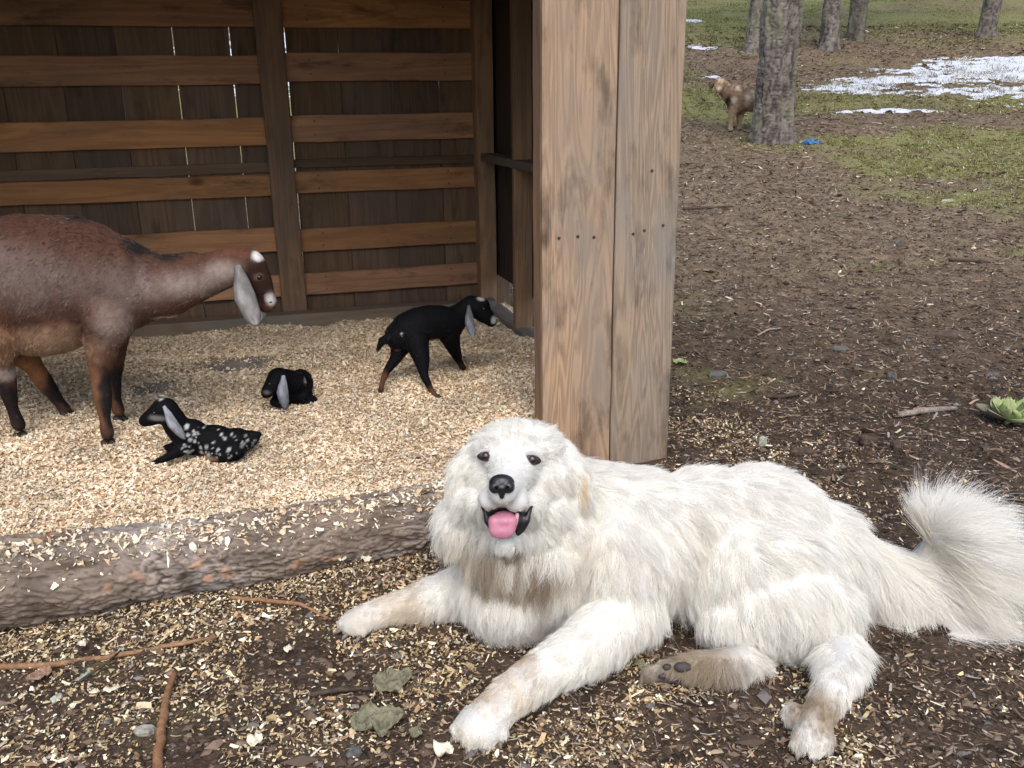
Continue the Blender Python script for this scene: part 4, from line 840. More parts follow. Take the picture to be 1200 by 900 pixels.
def ear_fur(me, parent, N, L, ax, colfn, rad=0.0005, seed=5, out=None):
    # root hairs on a thickened copy of the leaf
    V, Nn, T = mesh_arrays(me)
    return fur('fur', me, parent, coat_m, N, [(V.mean(0), ax, L), (V[0], ax, L)], colfn, clump=0.2, nclump=200, K=4, rad=rad, jitter=0.1, lift=0.2, grav=0.1, seed=seed)

# --- the doe
BROWN = (0.08, 0.038, 0.025); RED = (0.20, 0.085, 0.045); ROAN = (0.135, 0.095, 0.08); TAN = (0.25, 0.15, 0.088); DK = (0.018, 0.014, 0.014); WHT = (0.62, 0.60, 0.57)
dy = 3.02
doe = empty('doe', tuple(W(70, 520, 2.95)[:2])+(0.13,)); tag(doe, 'brown roan doe goat with long pale ears, head lowered towards her kids', 'goat')
def leg(pts, rs): return ('c', list(zip(pts, rs)))
doe_prims = [
    ('e', W(30, 330, dy), (0.25, 0.185, 0.225)), ('e', W(-60, 325, dy+0.02), (0.25, 0.18, 0.215)), ('e', W(105, 325, dy), (0.16, 0.145, 0.19)), ('e', W(150, 335, dy-0.01), (0.11, 0.12, 0.15)),
    ('e', W(-150, 325, dy+0.04), (0.17, 0.155, 0.18)), ('e', W(50, 375, dy), (0.20, 0.15, 0.12)), ('e', W(138, 335, dy-0.095), (0.075, 0.05, 0.14)), ('e', W(128, 372, dy-0.11), (0.065, 0.05, 0.06)), ('e', W(-30, 345, dy-0.13), (0.07, 0.05, 0.12)), ('c', [(W(20, 277, dy), 0.075), (W(90, 278, dy), 0.07), (W(145, 300, dy), 0.06), (W(185, 322, dy-0.01), 0.062), (W(225, 318, dy-0.03), 0.066)]),
    # neck and head
    ('c', [(W(150, 335, dy-0.01), 0.125), (W(195, 338, dy-0.02), 0.098), (W(235, 325, dy-0.03), 0.075), (W(272, 312, dy-0.04), 0.064), (W(288, 311, dy-0.05), 0.060)]),
    ('c', [(W(292, 312, dy-0.05), 0.058), (W(303, 330, dy-0.05), 0.047), (W(311, 347, dy-0.05), 0.034), (W(315, 355, dy-0.05), 0.030)]),
    ('c', [(W(293, 330, dy-0.05), 0.035), (W(303, 352, dy-0.05), 0.026), (W(311, 360, dy-0.05), 0.022)]),
    # near foreleg, far foreleg
    leg([W(128, 375, dy-0.10), W(120, 400, dy-0.11), W(117, 445, dy-0.12), W(120, 462, dy-0.125), W(123, 490, dy-0.13), W(126, 508, dy-0.13)], [0.085, 0.060, 0.032, 0.034, 0.020, 0.025]),
    leg([W(130, 385, dy+0.08), W(132, 415, dy+0.09), W(132, 445, dy+0.10), W(136, 468, dy+0.11), W(139, 482, dy+0.12)], [0.07, 0.045, 0.031, 0.020, 0.024]),
    # hind legs
    leg([W(-40, 360, dy-0.05), W(-5, 390, dy-0.10), W(2, 425, dy-0.10), W(8, 452, dy-0.08), W(15, 480, dy-0.06), W(22, 498, dy-0.05)], [0.14, 0.080, 0.042, 0.033, 0.020, 0.025]),
    leg([W(-20, 375, dy+0.10), W(28, 415, dy+0.12), W(40, 430, dy+0.13), W(55, 452, dy+0.14), W(70, 472, dy+0.15), W(76, 480, dy+0.15)], [0.11, 0.052, 0.034, 0.032, 0.021, 0.025]),
]
dme = organic('body', doe_prims, 0.010, 6)
doe_blobs = [
    (W(60, 335, dy-0.18), (0.30, 0.14, 0.11), ROAN, 1.0), (W(10, 310, dy-0.15), (0.16, 0.14, 0.10), ROAN, 1.0), (W(150, 340, dy-0.12), (0.12, 0.16, 0.11), ROAN, 1.0), (W(130, 385, dy-0.18), (0.07, 0.12, 0.09), (0.19, 0.14, 0.115), 1.0),
    (W(215, 335, dy-0.12), (0.16, 0.16, 0.06), (0.23, 0.18, 0.155), 1.0), (W(265, 320, dy-0.1), (0.07, 0.1, 0.05), (0.28, 0.225, 0.195), 1.0),
    (W(60, 405, dy-0.1), (0.22, 0.30, 0.085), TAN, 0.8), (W(205, 375, dy-0.05), (0.07, 0.06, 0.02), (0.55, 0.48, 0.4), 0.7), (W(-10, 400, dy-0.15), (0.09, 0.12, 0.12), (0.20, 0.10, 0.052), 0.8),
    (W(178, 288, dy), (0.11, 0.09, 0.038), DK, 0.4), (W(120, 252, dy), (0.14, 0.07, 0.028), DK, 0.4), (W(210, 300, dy), (0.08, 0.09, 0.028), DK, 0.4), (W(245, 290, dy-0.03), (0.11, 0.07, 0.02), DK, 0.5),
    # legs: tan behind, black in front
    (W(115, 460, dy-0.13), (0.045, 0.12, 0.15), (0.14, 0.068, 0.036), 0.5), (W(129, 475, dy-0.15), (0.036, 0.2, 0.14), DK, 0.35), (W(124, 508, dy-0.13), (0.05, 0.06, 0.035), (0.06, 0.03, 0.02), 0.7),
    (W(133, 460, dy+0.11), (0.05, 0.10, 0.15), (0.12, 0.06, 0.034), 0.5), (W(142, 455, dy+0.1), (0.03, 0.2, 0.13), DK, 0.4),
    (W(19, 472, dy-0.06), (0.045, 0.2, 0.12), DK, 0.35), (W(0, 475, dy-0.06), (0.022, 0.1, 0.12), (0.22, 0.10, 0.045), 0.6), (W(8, 437, dy-0.1), (0.035, 0.05, 0.035), (0.30, 0.26, 0.23), 0.7),
    (W(45, 435, dy+0.13), (0.08, 0.1, 0.10), (0.24, 0.11, 0.05), 0.6), (W(70, 455, dy+0.13), (0.06, 0.2, 0.09), DK, 0.4),
    # head
    (W(304, 330, dy-0.05), (0.06, 0.12, 0.10), (0.026, 0.013, 0.010), 0.4), (W(270, 293, dy-0.04), (0.10, 0.08, 0.03), (0.11, 0.045, 0.03), 0.6), (W(307, 298, dy-0.07), (0.034, 0.07, 0.024), WHT, 0.4), (W(317, 351, dy-0.08), (0.018, 0.06, 0.028), (0.45, 0.43, 0.40), 0.6), (W(303, 325, dy-0.1), (0.02, 0.03, 0.014), (0.12, 0.07, 0.05), 0.6),
]
def doe_col(P):
    C = paint(P, BROWN, doe_blobs, seed=6); g = fbm(P[:, 0]*160, P[:, 2]*60, 2, 9)[:, None]; return C*(0.75+0.5*g)
V, N_, T = mesh_arrays(dme); set_cols(dme, doe_col(V)); dme.materials.append(hide_m); link('body', dme, doe)
gbvh = BVHTree.FromPolygons([tuple(v) for v in V], T.tolist())
def doe_fleck(P):
    C = doe_col(P); r_ = np.random.default_rng(4); k_ = r_.random(len(P)) < 0.36*np.clip((C.mean(1)-0.045)*12, 0.04, 1); C[k_] = C[k_]*0.6+np.array([0.46, 0.40, 0.36])*0.4; return C
doe_anch = [A_(30, 300, dy-0.15, 0, 330, dy-0.16, 0.018), A_(60, 390, dy-0.15, 20, 410, dy-0.15, 0.02), A_(130, 330, dy-0.12, 100, 360, dy-0.12, 0.016), A_(210, 330, dy-0.1, 175, 350, dy-0.1, 0.014), A_(280, 310, dy-0.1, 255, 320, dy-0.1, 0.010), A_(308, 340, dy-0.1, 298, 320, dy-0.1, 0.006), A_(120, 250, dy, 90, 248, dy, 0.022), A_(180, 295, dy, 150, 285, dy, 0.024), A_(120, 450, dy-0.12, 122, 500, dy-0.12, 0.008), A_(10, 460, dy-0.08, 16, 500, dy-0.06, 0.008), A_(-60, 300, dy-0.15, -90, 330, dy-0.15, 0.018), A_(50, 440, dy+0.1, 65, 470, dy+0.1, 0.008), A_(5, 400, dy-0.15, 5, 430, dy-0.15, 0.02)]
fur('fur', dme, doe, doe_coat, 170000, [(a_[0], a_[1], a_[2]*0.75) for a_ in doe_anch], doe_fleck, clump=0.5, nclump=15000, K=4, rad=0.0008, jitter=0.2, lift=0.3, grav=0.1, seed=21, floor=bedfloor, swirl=0.7, lenvar=0.25, clumpvar=0.10)
for p, f in ((W(126, 512, dy-0.13), (0.7, -0.7)), (W(140, 487, dy+0.12), (1, -0.3)), (W(23, 503, dy-0.05), (0.9, -0.4)), (W(78, 484, dy+0.15), (1, -0.2))):
    p = np.array(p); p[2] = float(bed_z(p[0:1], p[1:2])[0])-0.004; hoof(p, f, 0.03, doe)
eo, em = ear_mesh('ear', W(278, 311, dy-0.115), W(301, 381, dy-0.13), (0.1, -1, 0.1), 0.034, (0.24, 0.225, 0.21), (0.36, 0.345, 0.33), doe, 0.008, 0.012)
ear_fur(em, eo, 3000, 0.012, W(301, 381, dy)-W(278, 311, dy), lambda P: np.tile((0.29, 0.28, 0.265), (len(P), 1)), 0.0006)
ear_mesh('ear', W(284, 311, dy+0.03), W(306, 376, dy+0.05), (0.1, 1, 0.1), 0.036, (0.35, 0.3, 0.27), (0.5, 0.47, 0.44), doe, 0.008, 0.012)
p, n_ = surf(gbvh, 304, 325, 0.005); ball('eye', p, 0.010, goat_eye, doe, None, 16, 10)
p, n_ = surf(gbvh, 317, 354, 0.002); ball('nostril', p, (0.006, 0.005, 0.003), hoof_m, doe, None, 10, 8)
Vt, Ft = tube([W(-225, 290, dy+0.04), W(-245, 275, dy+0.04), W(-255, 262, dy+0.04)], [0.03, 0.028, 0.012], 8); link('tail', pymesh('tail', Vt, Ft, plain_mat('dark_tail', (0.03, 0.02, 0.018), 0.8, 0.2)), doe)

# --- kids
BLK = (0.004, 0.004, 0.005); SIL = (0.30, 0.31, 0.34)
def kid_coat(me, name, parent, blobs, anch, seed, N=20000, base=BLK, L=1.0):
    cf = lambda P: paint(P, base, blobs, seed=seed)
    V, _, T = mesh_arrays(me); set_cols(me, cf(V)); me.materials.append(hide_m); link('body', me, parent)
    fur('fur', me, parent, kid_coat_m, N, [(a_[0], a_[1], a_[2]*0.75) for a_ in anch], cf, clump=0.6, nclump=1400, K=4, rad=0.0006, jitter=0.2, lift=0.25, grav=0.1, seed=seed, floor=bedfloor, swirl=1.0)
    return BVHTree.FromPolygons([tuple(v) for v in V], T.tolist())
# standing kid, walking off towards the corner
ky = 3.50
k1 = empty('kid', tuple(W(495, 450, ky)[:2])+(0.13,)); tag(k1, 'black kid goat standing with white blaze and silver ear near the corner post', 'goat', 'newborn kids in the shavings')
kp = [('c', [(W(468, 393, ky-0.03), 0.058), (W(478, 386, ky-0.02), 0.070), (W(490, 381, ky), 0.073), (W(503, 378, ky+0.03), 0.072), (W(515, 377, ky+0.055), 0.069), (W(527, 378, ky+0.08), 0.062)]), ('e', W(528, 386, ky+0.08), (0.045, 0.05, 0.06)),
      ('c', [(W(528, 378, ky+0.09), 0.062), (W(542, 366, ky+0.12), 0.046), (W(552, 358, ky+0.13), 0.042)]), ('c', [(W(558, 360, ky+0.13), 0.046), (W(567, 368, ky+0.13), 0.038), (W(576, 376, ky+0.13), 0.026)]), ('e', W(563, 358, ky+0.13), (0.04, 0.04, 0.034)),
      leg([W(488, 400, ky-0.06), W(494, 420, ky-0.09), W(497, 440, ky-0.12), W(505, 457, ky-0.15), W(513, 467, ky-0.17)], [0.052, 0.034, 0.018, 0.0125, 0.012]),
      leg([W(470, 405, ky-0.0), W(464, 420, ky-0.02), W(453, 435, ky-0.05), W(448, 448, ky-0.06), W(446, 458, ky-0.07)], [0.042, 0.025, 0.016, 0.012, 0.012]),
      leg([W(524, 392, ky+0.06), W(530, 408, ky+0.12), W(536, 420, ky+0.17), W(543, 431, ky+0.21)], [0.038, 0.024, 0.017, 0.013]), leg([W(530, 390, ky+0.13), W(534, 405, ky+0.17), W(538, 418, ky+0.22)], [0.034, 0.021, 0.014]),
      ('c', [(W(460, 395, ky-0.03), 0.022), (W(448, 399, ky-0.05), 0.017), (W(443, 409, ky-0.06), 0.009)])]
km = organic('body', kp, 0.0055, 9)
kb = [(W(569, 350, ky+0.08), (0.045, 0.06, 0.016), (0.6, 0.6, 0.6), 0.5), (W(579, 376, ky+0.1), (0.013, 0.05, 0.02), SIL, 0.6), (W(470, 392, ky-0.1), (0.008, 0.02, 0.008), (0.6, 0.6, 0.6), 0.4), (W(449, 448, ky-0.06), (0.035, 0.06, 0.065), (0.10, 0.045, 0.03), 0.7), (W(508, 463, ky-0.16), (0.04, 0.06, 0.045), (0.09, 0.042, 0.028), 0.7), (W(540, 427, ky+0.2), (0.035, 0.06, 0.03), (0.05, 0.025, 0.018), 0.7), (W(466, 408, ky-0.03), (0.02, 0.04, 0.012), (0.16, 0.075, 0.045), 0.6), (W(507, 400, ky-0.03), (0.02, 0.04, 0.012), (0.14, 0.07, 0.045), 0.6)]
kanch = [A_(500, 370, ky, 475, 375, ky-0.03, 0.012), A_(480, 400, ky-0.08, 482, 430, ky-0.09, 0.012), A_(545, 365, ky+0.1, 530, 375, ky+0.08, 0.010), A_(570, 365, ky+0.1, 555, 358, ky+0.1, 0.006), A_(505, 455, ky-0.12, 512, 468, ky-0.14, 0.006), A_(450, 440, ky-0.05, 446, 460, ky-0.05, 0.006), A_(535, 415, ky+0.15, 545, 432, ky+0.2, 0.006), A_(448, 399, ky-0.05, 443, 412, ky-0.06, 0.02)]
kbv = kid_coat(km, 'kid', k1, kb, kanch, 31)
eo, em = ear_mesh('ear', W(549, 358, ky+0.07), W(555, 395, ky+0.05), (-0.2, -1, 0.1), 0.019, (0.10, 0.105, 0.12), (0.30, 0.315, 0.35), k1, 0.005, 0.012); ear_fur(em, eo, 1200, 0.006, W(555, 395, ky+0.05)-W(549, 358, ky+0.07), lambda P: np.tile((0.26, 0.27, 0.30), (len(P), 1)), 0.0004)
p, n_ = surf(kbv, 567, 362, 0.002); ball('eye', p, 0.0075, goat_eye, k1, None, 12, 8)
for p, f in ((W(515, 470, ky-0.17), (1, -0.4)), (W(446, 461, ky-0.07), (0.5, -0.8)), (W(545, 434, ky+0.21), (1, 0.2)), (W(540, 422, ky+0.23), (1, 0.3))):
    p = np.array(p); hoof((p[0], p[1], float(bed_z(p[0:1], p[1:2])[0])-0.002), f, 0.015, k1)
# speckled kid lying with its head up
ky = 2.78
k2 = empty('kid', tuple(W(240, 535, ky)[:2])+(0.13,)); tag(k2, 'white-speckled black kid goat lying stretched out with raised head', 'goat', 'newborn kids in the shavings')
kp = [('e', W(225, 512, ky), (0.058, 0.055, 0.062)), ('e', W(250, 517, ky+0.01), (0.075, 0.058, 0.056)), ('e', W(276, 517, ky+0.02), (0.06, 0.052, 0.045)), ('e', W(292, 514, ky+0.03), (0.035, 0.035, 0.028)), ('c', [(W(292, 512, ky+0.03), 0.022), (W(303, 509, ky+0.03), 0.012)]),
      ('c', [(W(220, 512, ky), 0.050), (W(208, 500, ky-0.01), 0.042), (W(200, 487, ky-0.02), 0.038)]), ('e', W(193, 480, ky-0.02), (0.046, 0.038, 0.040)), ('c', [(W(187, 484, ky-0.02), 0.036), (W(176, 490, ky-0.02), 0.027), (W(170, 493, ky-0.02), 0.021)]),
      leg([W(214, 525, ky-0.05), W(200, 534, ky-0.07), W(184, 541, ky-0.08), W(164, 551, ky-0.09)], [0.028, 0.015, 0.0105, 0.009]), leg([W(205, 525, ky+0.02), W(188, 527, ky+0.06), W(178, 531, ky+0.07)], [0.022, 0.012, 0.009]),
      leg([W(275, 528, ky-0.03), W(250, 535, ky-0.05), W(268, 534, ky-0.07)], [0.035, 0.025, 0.018])]
km = organic('body', kp, 0.006, 4); spots = np.random.default_rng(12)
kb = [(W(186, 467, ky-0.04), (0.016, 0.04, 0.009), (0.6, 0.6, 0.6), 0.4), (W(185, 490, ky-0.05), (0.035, 0.04, 0.013), (0.16, 0.15, 0.15), 0.7), (W(270, 501, ky-0.02), (0.036, 0.05, 0.018), (0.42, 0.41, 0.38), 0.5), (W(247, 535, ky-0.05), (0.05, 0.05, 0.012), (0.2, 0.11, 0.07), 0.6)]
for i in range(130):
    px = spots.uniform(217, 300); py = spots.uniform(496, 533); rr_ = 0.0022+0.0055*spots.random()**2.2; p_ = W(px, py, ky-0.045); kb.append((p_, (rr_, 0.06, rr_), tuple(np.array((0.50, 0.50, 0.49))*spots.uniform(0.4, 1.0)), 0.5))
kanch = [A_(250, 505, ky, 270, 505, ky, 0.012), A_(230, 520, ky-0.05, 240, 535, ky-0.05, 0.012), A_(193, 475, ky-0.03, 205, 480, ky-0.02, 0.007), A_(210, 505, ky-0.04, 216, 525, ky-0.04, 0.012), A_(185, 540, ky-0.08, 170, 548, ky-0.09, 0.007), A_(300, 511, ky, 310, 508, ky, 0.014)]
kbv = kid_coat(km, 'kid', k2, kb, [(a_[0], a_[1], a_[2]*0.45) for a_ in kanch], 32)
eo, em = ear_mesh('ear', W(192, 476, ky-0.055), W(217, 513, ky-0.075), (-0.1, -1, 0.25), 0.017, (0.38, 0.39, 0.42), (0.20, 0.21, 0.235), k2, 0.005, 0.012); ear_fur(em, eo, 1200, 0.006, W(217, 513, ky-0.075)-W(192, 476, ky-0.055), lambda P: np.tile((0.26, 0.27, 0.30), (len(P), 1)), 0.0004)
eo, em = ear_mesh('ear', W(198, 476, ky+0.03), W(214, 506, ky+0.06), (0.1, 1, 0.2), 0.018, (0.3, 0.3, 0.32), (0.35, 0.36, 0.38), k2, 0.005, 0.012); ear_fur(em, eo, 1200, 0.006, W(214, 506, ky+0.06)-W(198, 476, ky+0.03), lambda P: np.tile((0.26, 0.27, 0.30), (len(P), 1)), 0.0004)
p, n_ = surf(kbv, 181, 484, 0.002); ball('eye', p, 0.007, goat_eye, k2, None, 12, 8)
# curled kid
ky = 3.30
k3 = empty('kid', tuple(W(340, 472, ky)[:2])+(0.13,)); tag(k3, 'small black kid goat curled up with drooping silver ear by the bare patch', 'goat', 'newborn kids in the shavings')
kp = [('e', W(343, 455, ky+0.04), (0.058, 0.075, 0.062)), ('e', W(352, 450, ky+0.10), (0.05, 0.07, 0.060)), ('e', W(356, 462, ky+0.03), (0.035, 0.05, 0.04)), ('c', [(W(345, 448, ky), 0.045), (W(331, 445, ky-0.04), 0.045)]), ('e', W(327, 444, ky-0.06), (0.046, 0.045, 0.044)), ('c', [(W(322, 450, ky-0.08), 0.038), (W(314, 458, ky-0.1), 0.025), (W(312, 461, ky-0.1), 0.020)]),
      leg([W(330, 465, ky-0.02), W(322, 471, ky-0.06), W(330, 474, ky-0.08)], [0.032, 0.02, 0.014]), leg([W(355, 468, ky+0.02), W(366, 469, ky-0.02), W(360, 474, ky-0.05)], [0.032, 0.02, 0.014])]
km = organic('body', kp, 0.006, 4)
kb = [(W(361, 443, ky+0.02), (0.012, 0.08, 0.016), (0.35, 0.35, 0.35), 0.6), (W(349, 437, ky+0.02), (0.006, 0.05, 0.005), (0.5, 0.5, 0.5), 0.4), (W(355, 435, ky+0.02), (0.005, 0.05, 0.004), (0.5, 0.5, 0.5), 0.4), (W(345, 436, ky+0.02), (0.004, 0.05, 0.004), (0.5, 0.5, 0.5), 0.4), (W(314, 458, ky-0.1), (0.02, 0.04, 0.012), (0.10, 0.095, 0.095), 0.6)]
kanch = [A_(345, 440, ky, 355, 445, ky, 0.012), A_(325, 440, ky-0.08, 335, 438, ky-0.05, 0.007), A_(345, 460, ky-0.02, 345, 475, ky-0.02, 0.012)]
kbv = kid_coat(km, 'kid', k3, kb, kanch, 33, 15000)
eo, em = ear_mesh('ear', W(332, 440, ky-0.115), W(335, 478, ky-0.13), (0, -1, 0.25), 0.021, (0.36, 0.37, 0.41), (0.16, 0.17, 0.19), k3, 0.005, 0.014); ear_fur(em, eo, 1200, 0.006, W(335, 478, ky-0.13)-W(332, 440, ky-0.115), lambda P: np.tile((0.26, 0.27, 0.30), (len(P), 1)), 0.0004)
p, n_ = surf(kbv, 316, 450, 0.002); ball('eye', p, 0.007, goat_eye, k3, None, 12, 8)

# --- spotted goat looking round the tree
gb = on_ground(864, 154); gy = gb[1]; GB = (0.30, 0.21, 0.14)
fg = empty('goat', tuple(gb)); tag(fg, 'brown and cream goat looking round from behind the thick pine trunk', 'goat')
fp = [('e', W(880, 112, gy), (0.26, 0.17, 0.20)), ('e', W(893, 113, gy+0.05), (0.24, 0.17, 0.20)), ('e', W(864, 114, gy-0.02), (0.15, 0.14, 0.20)), ('e', W(902, 113, gy+0.08), (0.18, 0.17, 0.19)), ('c', [(W(862, 113, gy), 0.15), (W(851, 106, gy-0.05), 0.10), (W(845, 101, gy-0.08), 0.085)]),
      ('e', W(843, 98, gy-0.12), (0.075, 0.08, 0.08)), ('c', [(W(843, 100, gy-0.15), 0.065), (W(841, 105, gy-0.25), 0.042)]),
      leg([W(860, 122, gy-0.06), W(858, 135, gy-0.06), W(856, 144, gy-0.06), W(856, 152, gy-0.06)], [0.085, 0.05, 0.034, 0.036]), leg([W(867, 122, gy+0.05), W(867, 135, gy+0.06), W(866, 144, gy+0.06), W(866, 152, gy+0.06)], [0.08, 0.05, 0.034, 0.036]),
      leg([W(900, 120, gy), W(904, 135, gy), W(901, 152, gy)], [0.11, 0.05, 0.035]), leg([W(907, 120, gy+0.12), W(910, 135, gy+0.12), W(908, 150, gy+0.12)], [0.11, 0.05, 0.035])]
fm = organic('body', fp, 0.02, 4)
fbl = [(W(846, 94, gy-0.2), (0.07, 0.12, 0.05), (0.55, 0.42, 0.28), 0.6), (W(843, 105, gy-0.25), (0.04, 0.1, 0.04), (0.62, 0.5, 0.4), 0.6), (W(875, 116, gy-0.15), (0.035, 0.2, 0.14), (0.50, 0.44, 0.36), 0.6), (W(881, 109, gy-0.15), (0.03, 0.2, 0.06), (0.55, 0.48, 0.40), 0.6), (W(865, 104, gy-0.15), (0.04, 0.2, 0.05), (0.55, 0.47, 0.38), 0.6), (W(859, 117, gy-0.15), (0.05, 0.2, 0.04), (0.5, 0.44, 0.36), 0.6), (W(880, 101, gy), (0.25, 0.1, 0.04), (0.22, 0.15, 0.09), 0.7), (W(853, 120, gy-0.1), (0.05, 0.2, 0.12), (0.05, 0.03, 0.022), 0.7)]
fcol = lambda P: paint(P, GB, fbl, seed=8)*(0.55+0.9*fbm(P[:, 0]*30, P[:, 2]*30, 3, 4))[:, None]
V, _, T = mesh_arrays(fm); set_cols(fm, fcol(V)); fm.materials.append(hide_m); link('body', fm, fg)
fur('fur', fm, fg, coat_m, 16000, [(W(880, 112, gy), (1, 0, -0.6), 0.05), (W(858, 145, gy), (0, 0, -1), 0.02), (W(843, 98, gy-0.15), (0.3, 0.3, 0.3), 0.03)], fcol, clump=0.5, nclump=1500, K=4, rad=0.0025, jitter=0.25, lift=0.3, grav=0.2, seed=35, clumpvar=0.2)
ear_mesh('ear', W(838, 95, gy-0.12), W(832, 103, gy-0.12), (0, -1, 0.2), 0.035, (0.2, 0.12, 0.08), (0.1, 0.07, 0.05), fg, 0.012, 0.01)
ear_mesh('ear', W(849, 95, gy-0.12), W(856, 102, gy-0.10), (0, -1, 0.2), 0.035, (0.55, 0.42, 0.28), (0.6, 0.48, 0.34), fg, 0.012, 0.01)
for px, py, yy in ((856, 153, gy-0.06), (866, 153, gy+0.06)): p = W(px, py, yy); hoof((p[0], p[1], float(terrain(p[0:1], p[1:2])[0])), (-0.3, -1), 0.035, fg)

# ------------------------------------------------------------------ small things on the ground
def stick(name, pix, radii, mat, label, cat='stick', z=0.012, seed=1, group=None, n=18):
    pts = []
    for k, q in enumerate(pix):
        p = on_ground(*q) if q[1] < 560 else G(q[0], q[1], 0.0)
        pts.append((p[0], p[1], float(gz(np.array([p[0]]), np.array([p[1]]))[0])+z))
    pts = np.array(pts); t = np.linspace(0, 1, len(pts)); tt = np.linspace(0, 1, n); r_ = np.random.default_rng(seed)
    P = np.stack([np.interp(tt, t, pts[:, i]) for i in range(3)], -1); P[1:-1] += r_.normal(0, 0.0009, (n-2, 3)); rr = np.interp(tt, np.linspace(0, 1, len(radii)), radii)
    V, F = tube(P, rr, 9, 0.05, seed); o = link(name, pymesh(name, V, F, mat)); tag(o, label, cat, group); return o
def twig_mat(name, a, b):
    t = NT(name); co = t.new('TexCoord').outputs['Object']; f = t.noise(co, 70, 5, 0.65); g = t.noise(co, 14, 4)
    t.base(t.mix(t.ramp(t.math('ADD', t.math('MULTIPLY', f, 0.6), t.math('MULTIPLY', g, 0.4)), [(0.35, 0.0), (0.65, 1.0)]), a, b), 0.75, 0.25); t.bump(f, 0.6, 0.004); return t.m
tw_tan = twig_mat('tan_twig', (0.13, 0.065, 0.03), (0.34, 0.20, 0.11)); tw_or = twig_mat('orange_twig', (0.13, 0.06, 0.03), (0.34, 0.185, 0.095)); tw_dk = twig_mat('dark_twig', (0.025, 0.018, 0.014), (0.10, 0.07, 0.05)); tw_gr = twig_mat('grey_stick', (0.12, 0.095, 0.08), (0.32, 0.27, 0.23))
stick('stick', [(-40, 793), (60, 786), (140, 775), (255, 755)], [0.008, 0.0075, 0.006, 0.004], tw_tan, 'long thin brown stick lying in front of the log, lichen twig across it', seed=2)
stick('stick', [(184, 915), (190, 860), (196, 820), (206, 794)], [0.0105, 0.0095, 0.008, 0.006], tw_or, 'short orange-brown stick with peeled bark beside the grey stone', seed=3)
stick('stick', [(270, 706), (320, 711), (350, 715), (385, 728)], [0.005, 0.006, 0.005, 0.003], tw_or, 'reddish twig half buried in shavings by the outstretched paw', seed=4)
stick('stick', [(365, 819), (400, 816), (436, 812)], [0.006, 0.007, 0.004], tw_dk, 'dark damp twig ending at the crumpled green leaves', seed=5)
stick('stick', [(1052, 490), (1085, 488), (1120, 482)], [0.012, 0.013, 0.008], tw_gr, 'weathered grey stick lying next to the pale green plant', seed=6)
stick('stick', [(898, 467), (915, 469), (940, 467)], [0.009, 0.01, 0.006], tw_dk, 'dark short stick on the bare earth behind the dog', seed=7)
stick('stick', [(888, 395), (900, 390), (915, 387)], [0.005, 0.006, 0.004], tw_gr, 'pale bent twig near the dark earth hollow', seed=8)
stick('stick', [(800, 246), (830, 245), (858, 243)], [0.012, 0.012, 0.007], tw_dk, 'dark fallen branch piece on the needle litter by the plank front', seed=9)
stick('stick', [(1112, 306), (1135, 308), (1160, 312)], [0.012, 0.014, 0.006], tw_dk, 'dark broken branch at the edge of the green turf', seed=10)
# twig grown over with lichen: a thin stem and blue-green tufts
lt = empty('lichen_twig', G(85, 805)); tag(lt, 'thin twig crusted with blue-green lichen leaning on the long stick', 'twig')
Pq = np.array([G(62, 822, 0.012), G(85, 805, 0.016), G(105, 790, 0.022), G(125, 777, 0.026), G(142, 762, 0.022)]); V, F = tube(Pq, [0.003, 0.0035, 0.0035, 0.003, 0.002], 7); link('stem', pymesh('stem', V, F, tw_dk), lt)
rr_ = np.random.default_rng(6); lich_m = twig_mat('lichen', (0.19, 0.22, 0.165), (0.42, 0.46, 0.36))
for tuft in (((64, 820, 0.009), (69, 816, 0.010), (75, 812, 0.011), (80, 808, 0.010)), ((92, 797, 0.008), (98, 793, 0.009), (104, 789, 0.008)), ((139, 765, 0.006), (141, 763, 0.006))):
    pr = []
    for px, py, s_ in tuft:
        c_ = G(px, py, 0.014); pr += [('e', c_, s_*0.6)]+[('e', c_+rr_.normal(0, 0.004, 3)*np.array([1, 1, 0.4]), s_*rr_.uniform(0.4, 0.7)) for _ in range(6)]
    m_ = organic('lichen', pr, 0.0016, 1); m_.materials.append(lich_m); link('lichen', m_, lt)
# crumpled leaves
def leaf_mesh(name, c, L, Wd, yaw, mat, seed, crumple=0.35, tilt=(0, 0), nl=22, nw=18):
    r_ = np.random.default_rng(seed); s, q = np.meshgrid(np.linspace(0, 1, nl), np.linspace(-1, 1, nw), indexing='ij')
    w = Wd*np.sin(np.pi*np.clip(s*0.94+0.04, 0, 1))**0.6*(0.45+1.0*fbm(s*3.5+seed, np.sign(q)*3.0+0*s, 5, seed+1, 0.55))
    x = (s-0.5)*L; y = q*w; z = crumple*Wd*((fbm(s*5.2+seed, q*3.4, 5, seed, 0.62)-0.5)*3.2+0.35*np.abs(q))+0.012
    z = z+tilt[0]*x+tilt[1]*y; c_, s_ = math.cos(yaw), math.sin(yaw); V = np.stack([c[0]+x*c_-y*s_, c[1]+x*s_+y*c_, c[2]+np.maximum(z, 0.002)], -1)
    return fastmesh(name, V.reshape(-1, 3), gridfaces(nl, nw), mat, None, True)
def leaf_mat(name, a, b, vein=(0.5, 0.5, 0.4)):
    t = NT(name); co = t.new('TexCoord').outputs['Object']; f = t.noise(co, 30, 5, 0.6); g = t.noise(co, 160, 3)
    t.base(t.mix(t.math('ADD', t.math('MULTIPLY', f, 0.8), t.math('MULTIPLY', g, 0.2)), a, b), 0.6, 0.3); t.bump(g, 0.4, 0.002); return t.m
